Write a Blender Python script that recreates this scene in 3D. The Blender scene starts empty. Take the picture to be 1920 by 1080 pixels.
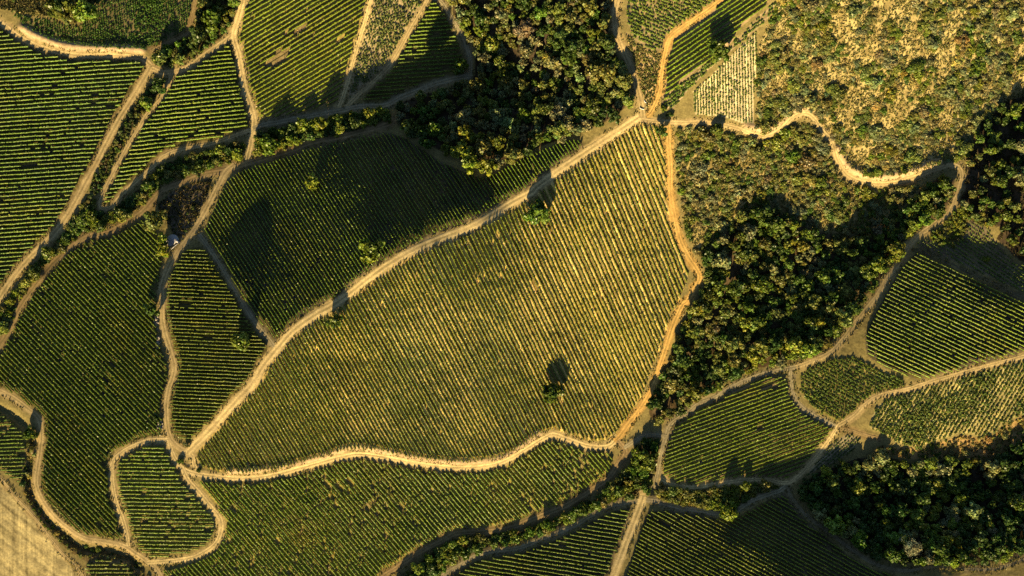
import bpy, math
import numpy as np
from mathutils import Vector

rng = np.random.default_rng(7)
W, H = 1920.0, 1080.0
S = 1.0 / 3.0            # metres per photograph pixel on level ground
HC = 520.0               # flying height of the camera
SUN_EL, SUN_TILT = 21.0, 14.0
M0 = 80                  # margin built beyond the frame, in pixels
C = bpy.context.scene.collection

# ------------------------------------------------------------------ helpers
def smoothstep(a, b, x):
    t = np.clip((x - a) / (b - a), 0, 1)
    return t * t * (3 - 2 * t)

class Noise:
    def __init__(s, seed):
        s.t = np.random.default_rng(seed).random((256, 256))
    def __call__(s, x, y, scale):
        x = np.asarray(x, float) / scale + 1000.37; y = np.asarray(y, float) / scale + 1000.71
        i = np.floor(x).astype(int); j = np.floor(y).astype(int)
        fx = x - i; fy = y - j
        fx = fx * fx * (3 - 2 * fx); fy = fy * fy * (3 - 2 * fy)
        g = lambda a, b: s.t[a & 255, b & 255]
        return (g(i, j) * (1 - fx) + g(i + 1, j) * fx) * (1 - fy) + (g(i, j + 1) * (1 - fx) + g(i + 1, j + 1) * fx) * fy
    def fbm(s, x, y, scale, n=4):
        v = 0; a = 1; tot = 0
        for k in range(n):
            v = v + a * s(x + 37 * k, y + 91 * k, scale / 2 ** k); tot += a; a *= .55
        return v / tot
N1, N2, N3 = Noise(1), Noise(2), Noise(3)

def inside(px, py, poly):
    px = np.asarray(px, float); py = np.asarray(py, float)
    r = np.zeros(px.shape, bool)
    xs = [p[0] for p in poly]; ys = [p[1] for p in poly]
    m = (px >= min(xs)) & (px <= max(xs)) & (py >= min(ys)) & (py <= max(ys))
    if not m.any(): return r
    x = px[m]; y = py[m]; c = np.zeros(x.shape, bool)
    for k in range(len(poly)):
        x1, y1 = poly[k]; x2, y2 = poly[k - 1]
        if y1 == y2: continue
        cond = ((y1 > y) != (y2 > y)) & (x < (x2 - x1) * (y - y1) / (y2 - y1) + x1)
        c ^= cond
    r[m] = c
    return r

def resample(pts, step):
    """smooth (Catmull-Rom) polyline through pts, evenly spaced"""
    P = np.array(pts, float)
    Q = np.vstack([2 * P[0] - P[1], P, 2 * P[-1] - P[-2]])
    out = []
    for i in range(1, len(Q) - 2):
        t = np.linspace(0, 1, 14, endpoint=False)[:, None]
        a, b, c, d = Q[i - 1], Q[i], Q[i + 1], Q[i + 2]
        out.append(.5 * (2 * b + (c - a) * t + (2 * a - 5 * b + 4 * c - d) * t ** 2 + (3 * b - a - 3 * c + d) * t ** 3))
    out.append(P[-1:])
    O = np.vstack(out)
    L = np.r_[0, np.cumsum(np.hypot(*np.diff(O, axis=0).T))]
    n = max(2, int(L[-1] / step))
    s = np.linspace(0, L[-1], n + 1)
    return np.c_[np.interp(s, L, O[:, 0]), np.interp(s, L, O[:, 1])]

def dist_line(px, py, pts, lim):
    """distance of points to a polyline, inf past lim"""
    d = np.full(px.shape, np.inf)
    P = np.asarray(pts, float)
    x0, y0 = P.min(0) - lim; x1, y1 = P.max(0) + lim
    big = np.nonzero(((px > x0) & (px < x1) & (py > y0) & (py < y1)).ravel())[0]
    fx = px.ravel(); fy = py.ravel(); fd = d.ravel()
    for a, b in zip(P[:-1], P[1:]):
        lo = np.minimum(a, b) - lim; hi = np.maximum(a, b) + lim
        k = big[(fx[big] > lo[0]) & (fx[big] < hi[0]) & (fy[big] > lo[1]) & (fy[big] < hi[1])]
        if not len(k): continue
        ab = b - a
        t = np.clip(((fx[k] - a[0]) * ab[0] + (fy[k] - a[1]) * ab[1]) / (ab @ ab + 1e-9), 0, 1)
        fd[k] = np.minimum(fd[k], np.hypot(fx[k] - a[0] - t * ab[0], fy[k] - a[1] - t * ab[1]))
    return fd.reshape(px.shape)

def mesh_from(name, V, F, col=None, mat=None, smooth=False):
    """V (n,3), F (m,k) all faces with k corners, col (n,3)"""
    me = bpy.data.meshes.new(name)
    V = np.asarray(V, np.float32); F = np.asarray(F, np.int32)
    k = F.shape[1]
    me.vertices.add(len(V)); me.vertices.foreach_set('co', V.ravel())
    me.loops.add(F.size); me.loops.foreach_set('vertex_index', F.ravel())
    me.polygons.add(len(F)); me.polygons.foreach_set('loop_start', np.arange(0, F.size, k, dtype=np.int32))
    if smooth: me.polygons.foreach_set('use_smooth', np.ones(len(F), bool))
    if col is not None:
        a = me.attributes.new('col', 'FLOAT_COLOR', 'POINT')
        a.data.foreach_set('color', np.c_[col, np.ones(len(V))].astype(np.float32).ravel())
    me.update(calc_edges=True)
    if mat: me.materials.append(mat)
    return me

def link(name, data, parent=None, loc=None, **tags):
    o = bpy.data.objects.new(name, data); C.objects.link(o)
    if parent: o.parent = parent
    if loc is not None: o.location = loc
    for k, v in tags.items():
        if v: o[k] = v
    return o

# ------------------------------------------------------------------ traced plan (photograph pixels = ground plan)
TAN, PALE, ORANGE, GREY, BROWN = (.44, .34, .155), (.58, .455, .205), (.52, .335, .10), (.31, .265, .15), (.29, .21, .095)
ROADS = [  # (what it looks like, width, colour, points)
 ('pale dirt road curving under the bushy block at the top corner', 14, TAN, [(-70,5),(-10,35),(33,67),(67,85),(110,98),(150,104),(200,104),(240,106),(267,110),(284,124)]),
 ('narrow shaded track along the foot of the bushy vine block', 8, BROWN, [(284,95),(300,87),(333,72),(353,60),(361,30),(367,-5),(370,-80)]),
 ('long pale dirt road beside the horizontal rows, running to the frame edge', 17, TAN, [(284,124),(263,160),(243,193),(220,230),(200,267),(180,307),(160,343),(133,393),(110,427),(83,457),(50,490),(23,523),(0,557),(-15,582),(-80,690)]),
 ('dirt road under the hedge linking two road forks', 14, TAN, [(284,128),(300,135),(320,135),(350,127),(383,103),(417,80),(440,62)]),
 ('narrow dirt track looping round the tip of the upper triangle of vines', 11, TAN, [(322,134),(317,157),(300,187),(277,213),(260,240),(240,273),(220,310),(203,343),(191,370),(188,386),(197,392),(210,387),(222,372),(240,353),(267,330),(287,312),(307,293),(333,282),(367,275),(400,268),(433,257),(460,247),(474,243)]),
 ('pale rutted dirt road dropping from the top edge between two blocks', 16, PALE, [(465,-80),(457,-10),(447,33),(438,67),(447,100),(453,133),(460,167),(470,200),(477,227),(473,253),(468,280),(463,300)]),
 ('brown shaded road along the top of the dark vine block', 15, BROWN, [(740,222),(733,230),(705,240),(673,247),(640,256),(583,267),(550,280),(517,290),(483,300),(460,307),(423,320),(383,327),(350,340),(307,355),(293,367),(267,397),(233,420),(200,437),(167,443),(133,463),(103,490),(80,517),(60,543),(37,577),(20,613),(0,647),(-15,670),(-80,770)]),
 ('dirt road winding down past the small triangular block', 15, TAN, [(440,308),(423,322),(408,350),(393,380),(373,417),(350,450),(333,472),(316,500),(303,540),(305,565),(304,593),(310,627),(320,660),(327,687),(323,710),(317,727),(312,760),(313,793),(319,820),(333,837),(350,847)]),
 ('main pale dirt road running diagonally across the middle', 20, PALE, [(350,850),(367,833),(400,800),(433,763),(473,720),(493,687),(520,653),(550,620),(587,593),(623,573),(660,547),(690,523),(727,497),(773,470),(827,447),(880,427),(923,403),(960,380),(997,360),(1007,350),(1057,313),(1107,280),(1157,247),(1200,219)]),
 ('bare soil path between the triangle and the dark block', 11, GREY, [(514,650),(504,636),(480,607),(457,570),(433,530),(407,487),(380,447),(372,438)]),
 ('dirt road coming down beside the upper wood to the junction', 16, TAN, [(1172,-80),(1160,-10),(1153,20),(1153,50),(1163,83),(1180,123),(1193,160),(1203,200),(1206,222)]),
 ('curving dirt road between the two upper dotted blocks', 12, ORANGE, [(1212,218),(1222,208),(1237,173),(1240,140),(1247,100),(1257,70),(1280,50),(1300,37),(1330,17),(1357,-5),(1440,-75)]),
 ('winding hillside track with a cut bank above it', 13, TAN, [(1196,224),(1220,227),(1250,229),(1280,230),(1330,230),(1380,240),(1413,252),(1440,255),(1463,243),(1487,220),(1510,213),(1527,223),(1543,247),(1560,267),(1570,300),(1587,327),(1613,340),(1647,345),(1680,342),(1713,333),(1747,320),(1780,310),(1797,313),(1803,330),(1797,360),(1793,370),(1780,397),(1747,423),(1720,443),(1703,463),(1687,490),(1663,523),(1640,560),(1607,600),(1583,633),(1557,660),(1525,676),(1487,690)]),
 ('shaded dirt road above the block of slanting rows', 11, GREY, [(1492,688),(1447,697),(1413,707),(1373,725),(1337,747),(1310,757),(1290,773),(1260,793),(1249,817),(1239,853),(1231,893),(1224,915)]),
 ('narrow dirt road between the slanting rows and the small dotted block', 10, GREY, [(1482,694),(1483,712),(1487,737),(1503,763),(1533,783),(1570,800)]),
 ('light dirt road rising past the dotted block to the frame edge', 11, TAN, [(1568,800),(1600,780),(1623,757),(1653,740),(1700,730),(1753,713),(1800,700),(1847,687),(1920,668),(2000,648)]),
 ('pale track down the end of the slanting rows', 11, PALE, [(1572,798),(1553,827),(1527,860),(1500,890),(1480,904),(1460,904),(1440,900),(1397,900),(1347,907),(1307,913),(1280,913),(1257,907),(1238,896)]),
 ('short shaded path below the little dotted corner', 8, BROWN, [(1570,802),(1597,808),(1620,815),(1648,822)]),
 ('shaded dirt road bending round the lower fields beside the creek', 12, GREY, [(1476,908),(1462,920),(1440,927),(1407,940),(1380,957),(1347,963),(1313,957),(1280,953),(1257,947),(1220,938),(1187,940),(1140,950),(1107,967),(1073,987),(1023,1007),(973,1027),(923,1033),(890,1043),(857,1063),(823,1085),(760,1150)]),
 ('grey track skirting the lower wood', 8, (.24,.20,.11), [(1474,910),(1487,937),(1513,967),(1557,1000),(1597,1030),(1640,1057),(1697,1070),(1747,1063),(1813,1067),(1863,1067),(1897,1057),(1930,1045),(2000,1020)]),  # colour darkened for the shade this track lies in
 ('broad pale dirt road leaving at the bottom edge', 20, PALE, [(1206,930),(1203,940),(1187,983),(1170,1027),(1153,1073),(1120,1160)]),
 ('wavy ochre dirt road along the lower edge of the golden block', 14, PALE, [(333,868),(345,880),(367,888),(417,895),(467,897),(517,890),(567,877),(617,863),(640,857),(673,852),(723,858),(773,868),(823,875),(873,877),(923,872),(957,860),(990,840),(1023,820),(1040,815),(1073,827),(1107,837),(1140,837),(1160,820)]),
 ('orange dirt road between the golden block and the eastern wood', 14, ORANGE, [(1152,828),(1162,818),(1180,793),(1207,757),(1227,720),(1236,690),(1250,647),(1263,607),(1279,573),(1288,565),(1303,540),(1312,520),(1303,500),(1288,477),(1274,447),(1264,403),(1257,360),(1257,317),(1254,273),(1253,238),(1250,228)]),
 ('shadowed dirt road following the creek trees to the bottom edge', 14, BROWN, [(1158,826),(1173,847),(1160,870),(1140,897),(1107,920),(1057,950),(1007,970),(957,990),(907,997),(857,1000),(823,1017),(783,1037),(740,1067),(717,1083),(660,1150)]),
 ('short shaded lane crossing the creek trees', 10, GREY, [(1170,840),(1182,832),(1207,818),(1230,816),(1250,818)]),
 ('pale track round the upper side of the rounded block', 12, PALE, [(318,824),(310,824),(283,825),(260,832),(233,845),(213,863),(210,887),(213,917),(220,947),(230,973),(238,1003),(241,1024)]),
 ('pale track round the lower side of the rounded block', 13, PALE, [(342,878),(353,900),(370,920),(393,947),(413,973),(413,1000),(400,1023),(367,1043),(333,1050),(300,1053),(275,1055)]),
 ('short pale link between the two forks of the junction', 12, PALE, [(316,826),(322,845),(330,862),(340,876)]),
 ('short pale link on the inner side of the junction', 10, PALE, [(354,846),(361,855),(364,870),(372,886)]),
 ('shaded dirt road winding along the ditch near the stubble field', 14, TAN, [(-80,690),(-5,730),(27,747),(53,767),(72,783),(78,810),(75,847),(70,880),(68,907),(77,933),(97,963),(127,990),(160,1010),(193,1015),(230,1023),(253,1037),(277,1053),(300,1077),(330,1150)]),
 ('narrow farm track along the edge of the stubble field', 7, TAN, [(-60,860),(0,897),(33,937),(67,973),(110,1030),(150,1072),(190,1150)]),
 ('narrow tan track between the striped block and the dotted strip', 11, PALE, [(712,-80),(697,-8),(687,33),(673,77),(662,117),(653,150),(643,182),(636,200)]),
 ('tan track between the dotted strip and the triangular block', 11, TAN, [(830,-80),(803,-5),(790,20),(767,60),(747,97),(727,127),(700,153),(673,177),(650,200)]),
 ('shaded road along the foot of the upper blocks', 13, GREY, [(880,143),(853,147),(817,157),(783,170),(750,183),(723,197),(673,200),(640,207),(583,217),(533,227),(493,234),(475,242)]),
 ('short shaded track between the triangular block and the wood', 10, GREY, [(812,-5),(828,4),(840,23),(857,50),(870,73),(878,97),(882,117),(881,143)]),
 ('faint dark path between the rows and the shaded dotted block', 4, (.16,.13,.07), [(1712,468),(1745,474),(1800,502),(1850,525),(1920,558),(2000,595)]),
]

def lin(angle_slope, spacing, o=(0, 0)):
    n = math.hypot(1, angle_slope)
    return ('lin', angle_slope, spacing, (-angle_slope / n, 1 / n), o)

# field: block phrase, edge the rows are counted from, style, polygon, row geometry, soil A, soil B (alternate; shaded blocks have shade painted in), vine colour, size, gaps
G1, G2, G3 = (.118, .190, .016), (.108, .180, .016), (.15, .185, .022)
DS, DS2 = (.11, .09, .033), (.135, .11, .042)  # dark soils: shade between the rows put into the colour
FIELDS = [
 dict(k='f_corner', ph='dense bushy block in the upper corner', st='bush', poly=[(22,22),(60,34),(95,36),(130,48),(160,42),(178,20),(186,-60),(362,-60),(362,15),(352,56),(320,70),(292,86),(272,91),(200,91),(140,83),(90,71),(45,51)],
   g=('lin', 1/.10, 4.4), step=4.2, a=(.13,.115,.05), b=(.20,.15,.07), vc=(0.075,0.149,0.017), r=.62, gap=.10),
 dict(k='f_west', lb='below the curving road, wide western block', ph='wide block of level rows west of the long pale road', edge='the curving road', st='row', poly=[(-70,-5),(-30,25),(0,42),(33,68),(67,86),(110,99),(200,105),(262,112),(276,130),(263,160),(243,193),(220,230),(200,267),(180,307),(160,343),(133,393),(110,427),(83,457),(50,490),(23,523),(0,557),(-30,585),(-70,640)],
   g=lin(-.075, 7.65), a=DS, b=(0.142,0.110,0.045), vc=G2, w=.48, h=1.65, gap=.05, mar=4),
 dict(k='f_tri_up', lb='below the road fork, upper triangular block', ph='upper triangle of level rows inside the looping track', edge='the road fork', st='row', poly=[(438,75),(447,100),(453,133),(460,167),(470,200),(474,238),(433,255),(400,265),(367,272),(333,279),(307,290),(287,310),(262,330),(235,355),(210,385),(197,385),(203,343),(240,273),(277,213),(317,157),(350,127),(417,82)],
   g=lin(-.11, 7.5), a=DS, b=DS, vc=(0.144,0.218,0.017), w=.52, h=1.65, gap=.04, mar=3.5),
 dict(k='f_top', lb='above the shaded road, striped top-edge block', ph='yellow-green striped block at the top edge', edge='the shaded road at its foot', rev=1, st='row', poly=[(462,-60),(700,-60),(695,-30),(687,33),(673,77),(662,117),(650,160),(641,190),(590,205),(533,222),(492,235),(480,225),(472,195),(462,150),(452,110),(447,60),(452,0)],
   g=lin(-.60, 7.7), a=(.26,.20,.09), b=(.34,.26,.11), vc=(0.184,0.234,0.019), w=.50, h=1.45, gap=.03, mar=3.5),
 dict(k='f_strip', ph='dry dotted strip between two tan tracks', st='bush', poly=[(715,-60),(822,-60),(803,-30),(788,20),(765,60),(745,97),(725,127),(700,150),(675,172),(652,190),(655,150),(664,117),(675,77),(689,33)],
   g=('lin', 1/.25, 5.2), step=4.8, a=(.40,.32,.18), b=(.34,.27,.14), vc=(0.156,0.190,0.040), r=.78, gap=.12, jit=1.3),
 dict(k='f_tri_top', lb='below the top point, small triangle by the wood', ph='small triangular block beside the upper wood', edge='its top point', st='row', poly=[(806,5),(828,8),(840,40),(855,70),(866,100),(872,125),(855,143),(817,153),(783,166),(750,180),(723,192),(680,190),(700,158),(727,132),(750,97),(770,60),(793,22)],
   g=lin(-.06, 7.1), a=DS2, b=DS2, vc=(0.129,0.204,0.017), w=.45, h=1.5, gap=.10, mar=3.5),
 dict(k='f_dots', ph='dotted block at the top between two roads', st='bush', poly=[(1176,-60),(1380,-60),(1345,-10),(1330,15),(1300,35),(1280,48),(1257,68),(1245,98),(1215,90),(1190,75),(1175,40)],
   g=lin(.42, 6.6), step=3.7, a=(.24,.19,.10), b=(.30,.23,.12), vc=(0.178,0.242,0.030), r=.66, gap=.08),
 dict(k='f_bright', lb='below the orange road, bright slanting block', ph='bright block of wide slanting rows by the curving orange road', edge='the orange road', st='row', poly=[(1400,-60),(1520,-60),(1480,-30),(1420,25),(1385,55),(1372,80),(1320,120),(1265,165),(1240,200),(1244,140),(1252,105),(1262,72),(1300,48),(1340,15)],
   g=lin(-.68, 7.7), a=(.30,.22,.12), b=(.40,.29,.16), vc=(0.164,0.249,0.017), w=.52, h=1.6, gap=.02, mar=3.5),
 dict(k='f_bright_dots', ph='dotted strip under the bright slanting rows', st='bush', poly=[(1236,205),(1265,168),(1320,124),(1375,82),(1420,32),(1455,5),(1440,35),(1395,75),(1330,130),(1290,170),(1262,205)],
   g=lin(-.68, 5.6), step=4.0, a=(.40,.31,.17), b=(.34,.26,.14), vc=(0.136,0.204,0.026), r=.70, gap=.10),
 dict(k='f_white', ph='chalky pale block', st='bush', poly=[(1300,172),(1335,140),(1385,90),(1418,60),(1418,120),(1414,170),(1412,232),(1390,230),(1350,217),(1303,215)],
   g=('lin', 1/.02, 5.3), step=3.9, a=(.58,.49,.28), b=(.58,.49,.28), vc=(0.164,0.218,0.039), r=.60, gap=.06),
 dict(k='f_left', lb='from the upper corner, large block along the winding road', ph='large green block left of the winding road', edge='its upper corner', st='row', poly=[(-70,745),(-70,700),(-30,665),(0,650),(20,620),(37,580),(60,545),(80,520),(103,493),(133,466),(167,446),(200,440),(233,423),(262,405),(285,425),(300,455),(303,490),(298,540),(292,600),(297,640),(312,680),(318,720),(308,760),(306,800),(300,818),(275,820),(240,835),(215,855),(205,890),(206,930),(225,980),(235,1008),(200,1010),(160,1002),(127,982),(97,955),(77,925),(70,880),(78,840),(82,805),(75,778),(53,758),(27,737),(-30,715)],
   g=lin(1.02, 7.1), a=(0.114,0.110,0.041), b=(0.152,0.131,0.045), vc=(0.124,0.175,0.017), w=.46, h=1.4, gap=.07, mar=4),
 dict(k='f_tri', lb='below the upper point, narrow triangle in the fork', ph='narrow triangular block of level rows in the fork of the main road', edge='its upper point', st='row', poly=[(345,470),(380,462),(395,480),(425,530),(455,580),(475,612),(505,645),(490,680),(470,715),(430,758),(395,797),(368,825),(340,820),(322,815),(318,760),(326,710),(332,680),(322,650),(314,610),(314,560),(318,520),(330,490)],
   g=lin(.045, 6.75), a=DS, b=DS, vc=(0.144,0.194,0.019), w=.38, h=1.65, gap=.03, mar=4),
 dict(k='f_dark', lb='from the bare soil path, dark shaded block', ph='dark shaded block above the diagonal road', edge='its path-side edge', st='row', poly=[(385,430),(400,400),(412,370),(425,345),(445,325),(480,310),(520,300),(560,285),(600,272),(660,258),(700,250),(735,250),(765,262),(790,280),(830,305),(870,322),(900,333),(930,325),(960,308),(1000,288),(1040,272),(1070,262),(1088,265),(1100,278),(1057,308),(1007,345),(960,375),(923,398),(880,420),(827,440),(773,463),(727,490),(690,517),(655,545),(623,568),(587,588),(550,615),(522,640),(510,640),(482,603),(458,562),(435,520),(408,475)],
   g=lin(1.55, 6.5), a=(.10,.08,.05), b=(.125,.10,.06), vc=(0.129,0.204,0.017), w=.33, h=1.6, gap=.04, mar=4.5),  # soil colour darkened to deepen the shade on this slope
 dict(k='f_gold', lb='from the western tip, big golden block', ph='big golden block below the diagonal road', edge='its western tip', st='row', poly=[(372,845),(400,805),(433,768),(473,725),(520,660),(587,600),(660,552),(727,502),(827,452),(923,408),(997,366),(1057,320),(1157,253),(1205,228),(1240,235),(1249,273),(1252,360),(1257,403),(1267,447),(1282,485),(1292,510),(1285,535),(1268,575),(1254,610),(1240,650),(1222,690),(1205,740),(1175,785),(1155,812),(1135,825),(1107,828),(1073,818),(1040,804),(1020,808),(990,828),(957,850),(923,862),(873,868),(823,866),(773,860),(723,848),(673,843),(640,847),(567,868),(517,882),(467,888),(417,886),(375,875),(368,860)],
   g=('fan', [100, 330, 480, 720, 1000], [-120, 87-53, 187-53, 347-53, 534-53], [1170, 1262, 1322, 1418, 1530], 150), a=(.66,.49,.16), b=(.27,.19,.06), vc=(0.156,0.190,0.018), w=.38, h=.88, gap=.012, mar=4),
 dict(k='f_low', lb='from the loop track, patchy block below the ochre road', ph='patchy green block below the wavy ochre road', edge='the loop track', st='row', poly=[(372,900),(417,902),(467,904),(517,898),(567,885),(617,870),(673,858),(723,866),(773,876),(823,883),(873,885),(923,880),(957,868),(990,848),(1023,828),(1040,825),(1073,837),(1107,845),(1140,847),(1150,860),(1140,890),(1107,912),(1057,940),(1007,960),(957,980),(907,988),(857,991),(823,1005),(783,1027),(740,1058),(700,1120),(650,1150),(320,1150),(290,1090),(305,1070),(340,1062),(372,1052),(408,1032),(423,1003),(423,970),(402,940),(380,915)],
   g=lin(1.15, 7.0), a=(0.228,0.189,0.060), b=(0.314,0.252,0.090), vc=(0.144,0.211,0.015), w=.50, h=1.35, gap=.13, mar=4),
 dict(k='f_loop', lb='from the upper end, rounded block inside the loop', ph='rounded block inside the track loop', edge='its upper end', st='row', poly=[(285,832),(312,832),(325,855),(333,880),(345,900),(362,922),(388,950),(403,973),(403,1000),(392,1018),(362,1035),(330,1043),(285,1046),(262,1035),(248,1005),(240,970),(230,945),(222,915),(219,885),(224,862),(242,845)],
   g=lin(.015, 7.2), a=(0.190,0.152,0.053), b=(0.294,0.242,0.090), vc=(0.144,0.211,0.015), w=.48, h=1.35, gap=.08, mar=4),
 dict(k='f_slant', lb='below the shaded road, block of slanting rows', ph='block of slanting rows enclosed by shaded roads', edge='the shaded road above it', st='row', poly=[(1262,795),(1290,785),(1310,765),(1340,752),(1375,733),(1413,715),(1450,703),(1473,708),(1480,740),(1497,768),(1530,790),(1560,803),(1545,825),(1520,855),(1495,883),(1470,898),(1440,893),(1397,893),(1347,899),(1307,906),(1262,903),(1242,890),(1243,855),(1250,825)],
   g=lin(-.365, 6.9), a=(.22,.165,.075), b=(.30,.215,.10), vc=(0.144,0.204,0.017), w=.48, h=1.35, gap=.02, mar=3.5),
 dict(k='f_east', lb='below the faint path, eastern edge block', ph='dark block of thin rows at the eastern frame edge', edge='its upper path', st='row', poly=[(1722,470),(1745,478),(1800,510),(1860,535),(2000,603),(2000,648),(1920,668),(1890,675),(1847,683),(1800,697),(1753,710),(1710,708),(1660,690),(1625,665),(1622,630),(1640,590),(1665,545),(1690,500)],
   g=lin(.47, 7.15), a=(.10,.08,.05), b=(.115,.095,.06), vc=(0.164,0.234,0.019), w=.42, h=1.65, gap=.06, mar=4),  # soil painted dark for the shadow between these rows
 dict(k='f_shade_dots', ph='shaded dotted block at the eastern frame edge', st='bush', poly=[(1718,458),(1735,447),(1775,462),(1810,440),(1818,412),(1850,425),(1865,450),(1900,490),(2000,535),(2000,585),(1920,548),(1860,520),(1790,490),(1740,470)],
   g=lin(.66, 6.6), step=3.8, a=(.17,.135,.08), b=(.2,.155,.09), vc=(0.191,0.249,0.039), r=.55, gap=.10),
 dict(k='f_small_dots', ph='small dark dotted block', st='bush', poly=[(1500,702),(1520,688),(1560,674),(1600,670),(1640,690),(1690,712),(1700,722),(1653,735),(1620,752),(1595,777),(1572,790),(1540,775),(1515,755),(1500,730)],
   g=lin(.55, 6.3), step=3.7, a=(.20,.17,.05), b=(.26,.21,.07), vc=(0.120,0.170,0.022), r=.72, gap=.05),
 dict(k='f_dry_dots', ph='dry ridged block at the eastern frame edge', st='bush', poly=[(1640,770),(1660,748),(1705,737),(1755,720),(1800,708),(1850,695),(2000,655),(2000,725),(1890,790),(1850,820),(1800,812),(1760,825),(1720,838),(1690,832),(1660,815),(1630,800)],
   g=lin(-1.64, 6.8), step=3.8, a=(.42,.36,.15), b=(.34,.29,.11), vc=(0.129,0.170,0.028), r=.78, gap=.03),
 dict(k='f_wedge', ph='thin wedge of bushes beside the pale end track', st='bush', poly=[(1590,812),(1615,824),(1600,842),(1560,872),(1530,882),(1512,892),(1530,868),(1555,835)],
   g=lin(-.9, 5.2), step=3.9, a=(.26,.22,.13), b=(.3,.25,.15), vc=(0.110,0.160,0.030), r=.6, gap=.05),
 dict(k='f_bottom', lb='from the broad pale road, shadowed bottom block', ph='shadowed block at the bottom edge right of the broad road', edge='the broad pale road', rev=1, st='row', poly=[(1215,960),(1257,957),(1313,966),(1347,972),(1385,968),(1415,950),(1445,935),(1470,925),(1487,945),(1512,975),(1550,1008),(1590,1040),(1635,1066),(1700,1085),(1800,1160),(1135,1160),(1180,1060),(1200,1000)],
   g=lin(.545, 6.8), a=(.10,.08,.045), b=(.12,.10,.055), vc=(0.164,0.218,0.017), w=.36, h=1.6, gap=.05, mar=4),  # shadow over this block also put into its soil colour
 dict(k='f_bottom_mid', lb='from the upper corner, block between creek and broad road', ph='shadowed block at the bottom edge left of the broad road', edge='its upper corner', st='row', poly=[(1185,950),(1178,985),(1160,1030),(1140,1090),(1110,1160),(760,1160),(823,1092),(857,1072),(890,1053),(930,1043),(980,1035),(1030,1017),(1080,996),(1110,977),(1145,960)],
   g=lin(.17, 7.55), a=(.10,.08,.045), b=(.115,.095,.055), vc=(0.150,0.218,0.017), w=.42, h=1.65, gap=.06, mar=4.5),  # soil tone lowered to stand for the block's shadow
 dict(k='f_ditch', lb='from the upper end, gappy block by the ditch', ph='small gappy block between the ditch and the frame edge', edge='its upper end', st='row', poly=[(-70,735),(-30,758),(0,772),(25,790),(45,812),(50,850),(50,890),(42,905),(20,895),(0,880),(-30,860),(-70,835)],
   g=lin(-.03, 7.1), a=(0.209,0.173,0.064), b=(0.247,0.200,0.075), vc=(0.116,0.187,0.017), w=.48, h=1.35, gap=.14, mar=2),
 dict(k='f_nook', lb='from the upper end, tiny patch by the ditch', ph='tiny patch of rows by the ditch at the bottom edge', edge='its upper end', st='row', poly=[(160,1060),(180,1048),(235,1053),(255,1075),(275,1150),(185,1150)],
   g=lin(0, 7.1), a=(.22,.165,.085), b=(.24,.18,.09), vc=(0.129,0.187,0.017), w=.48, h=1.35, gap=.12, mar=3),
]
STUBBLE = [(-80,870),(0,905),(33,945),(67,980),(110,1037),(150,1080),(185,1160),(-80,1160)]

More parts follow.
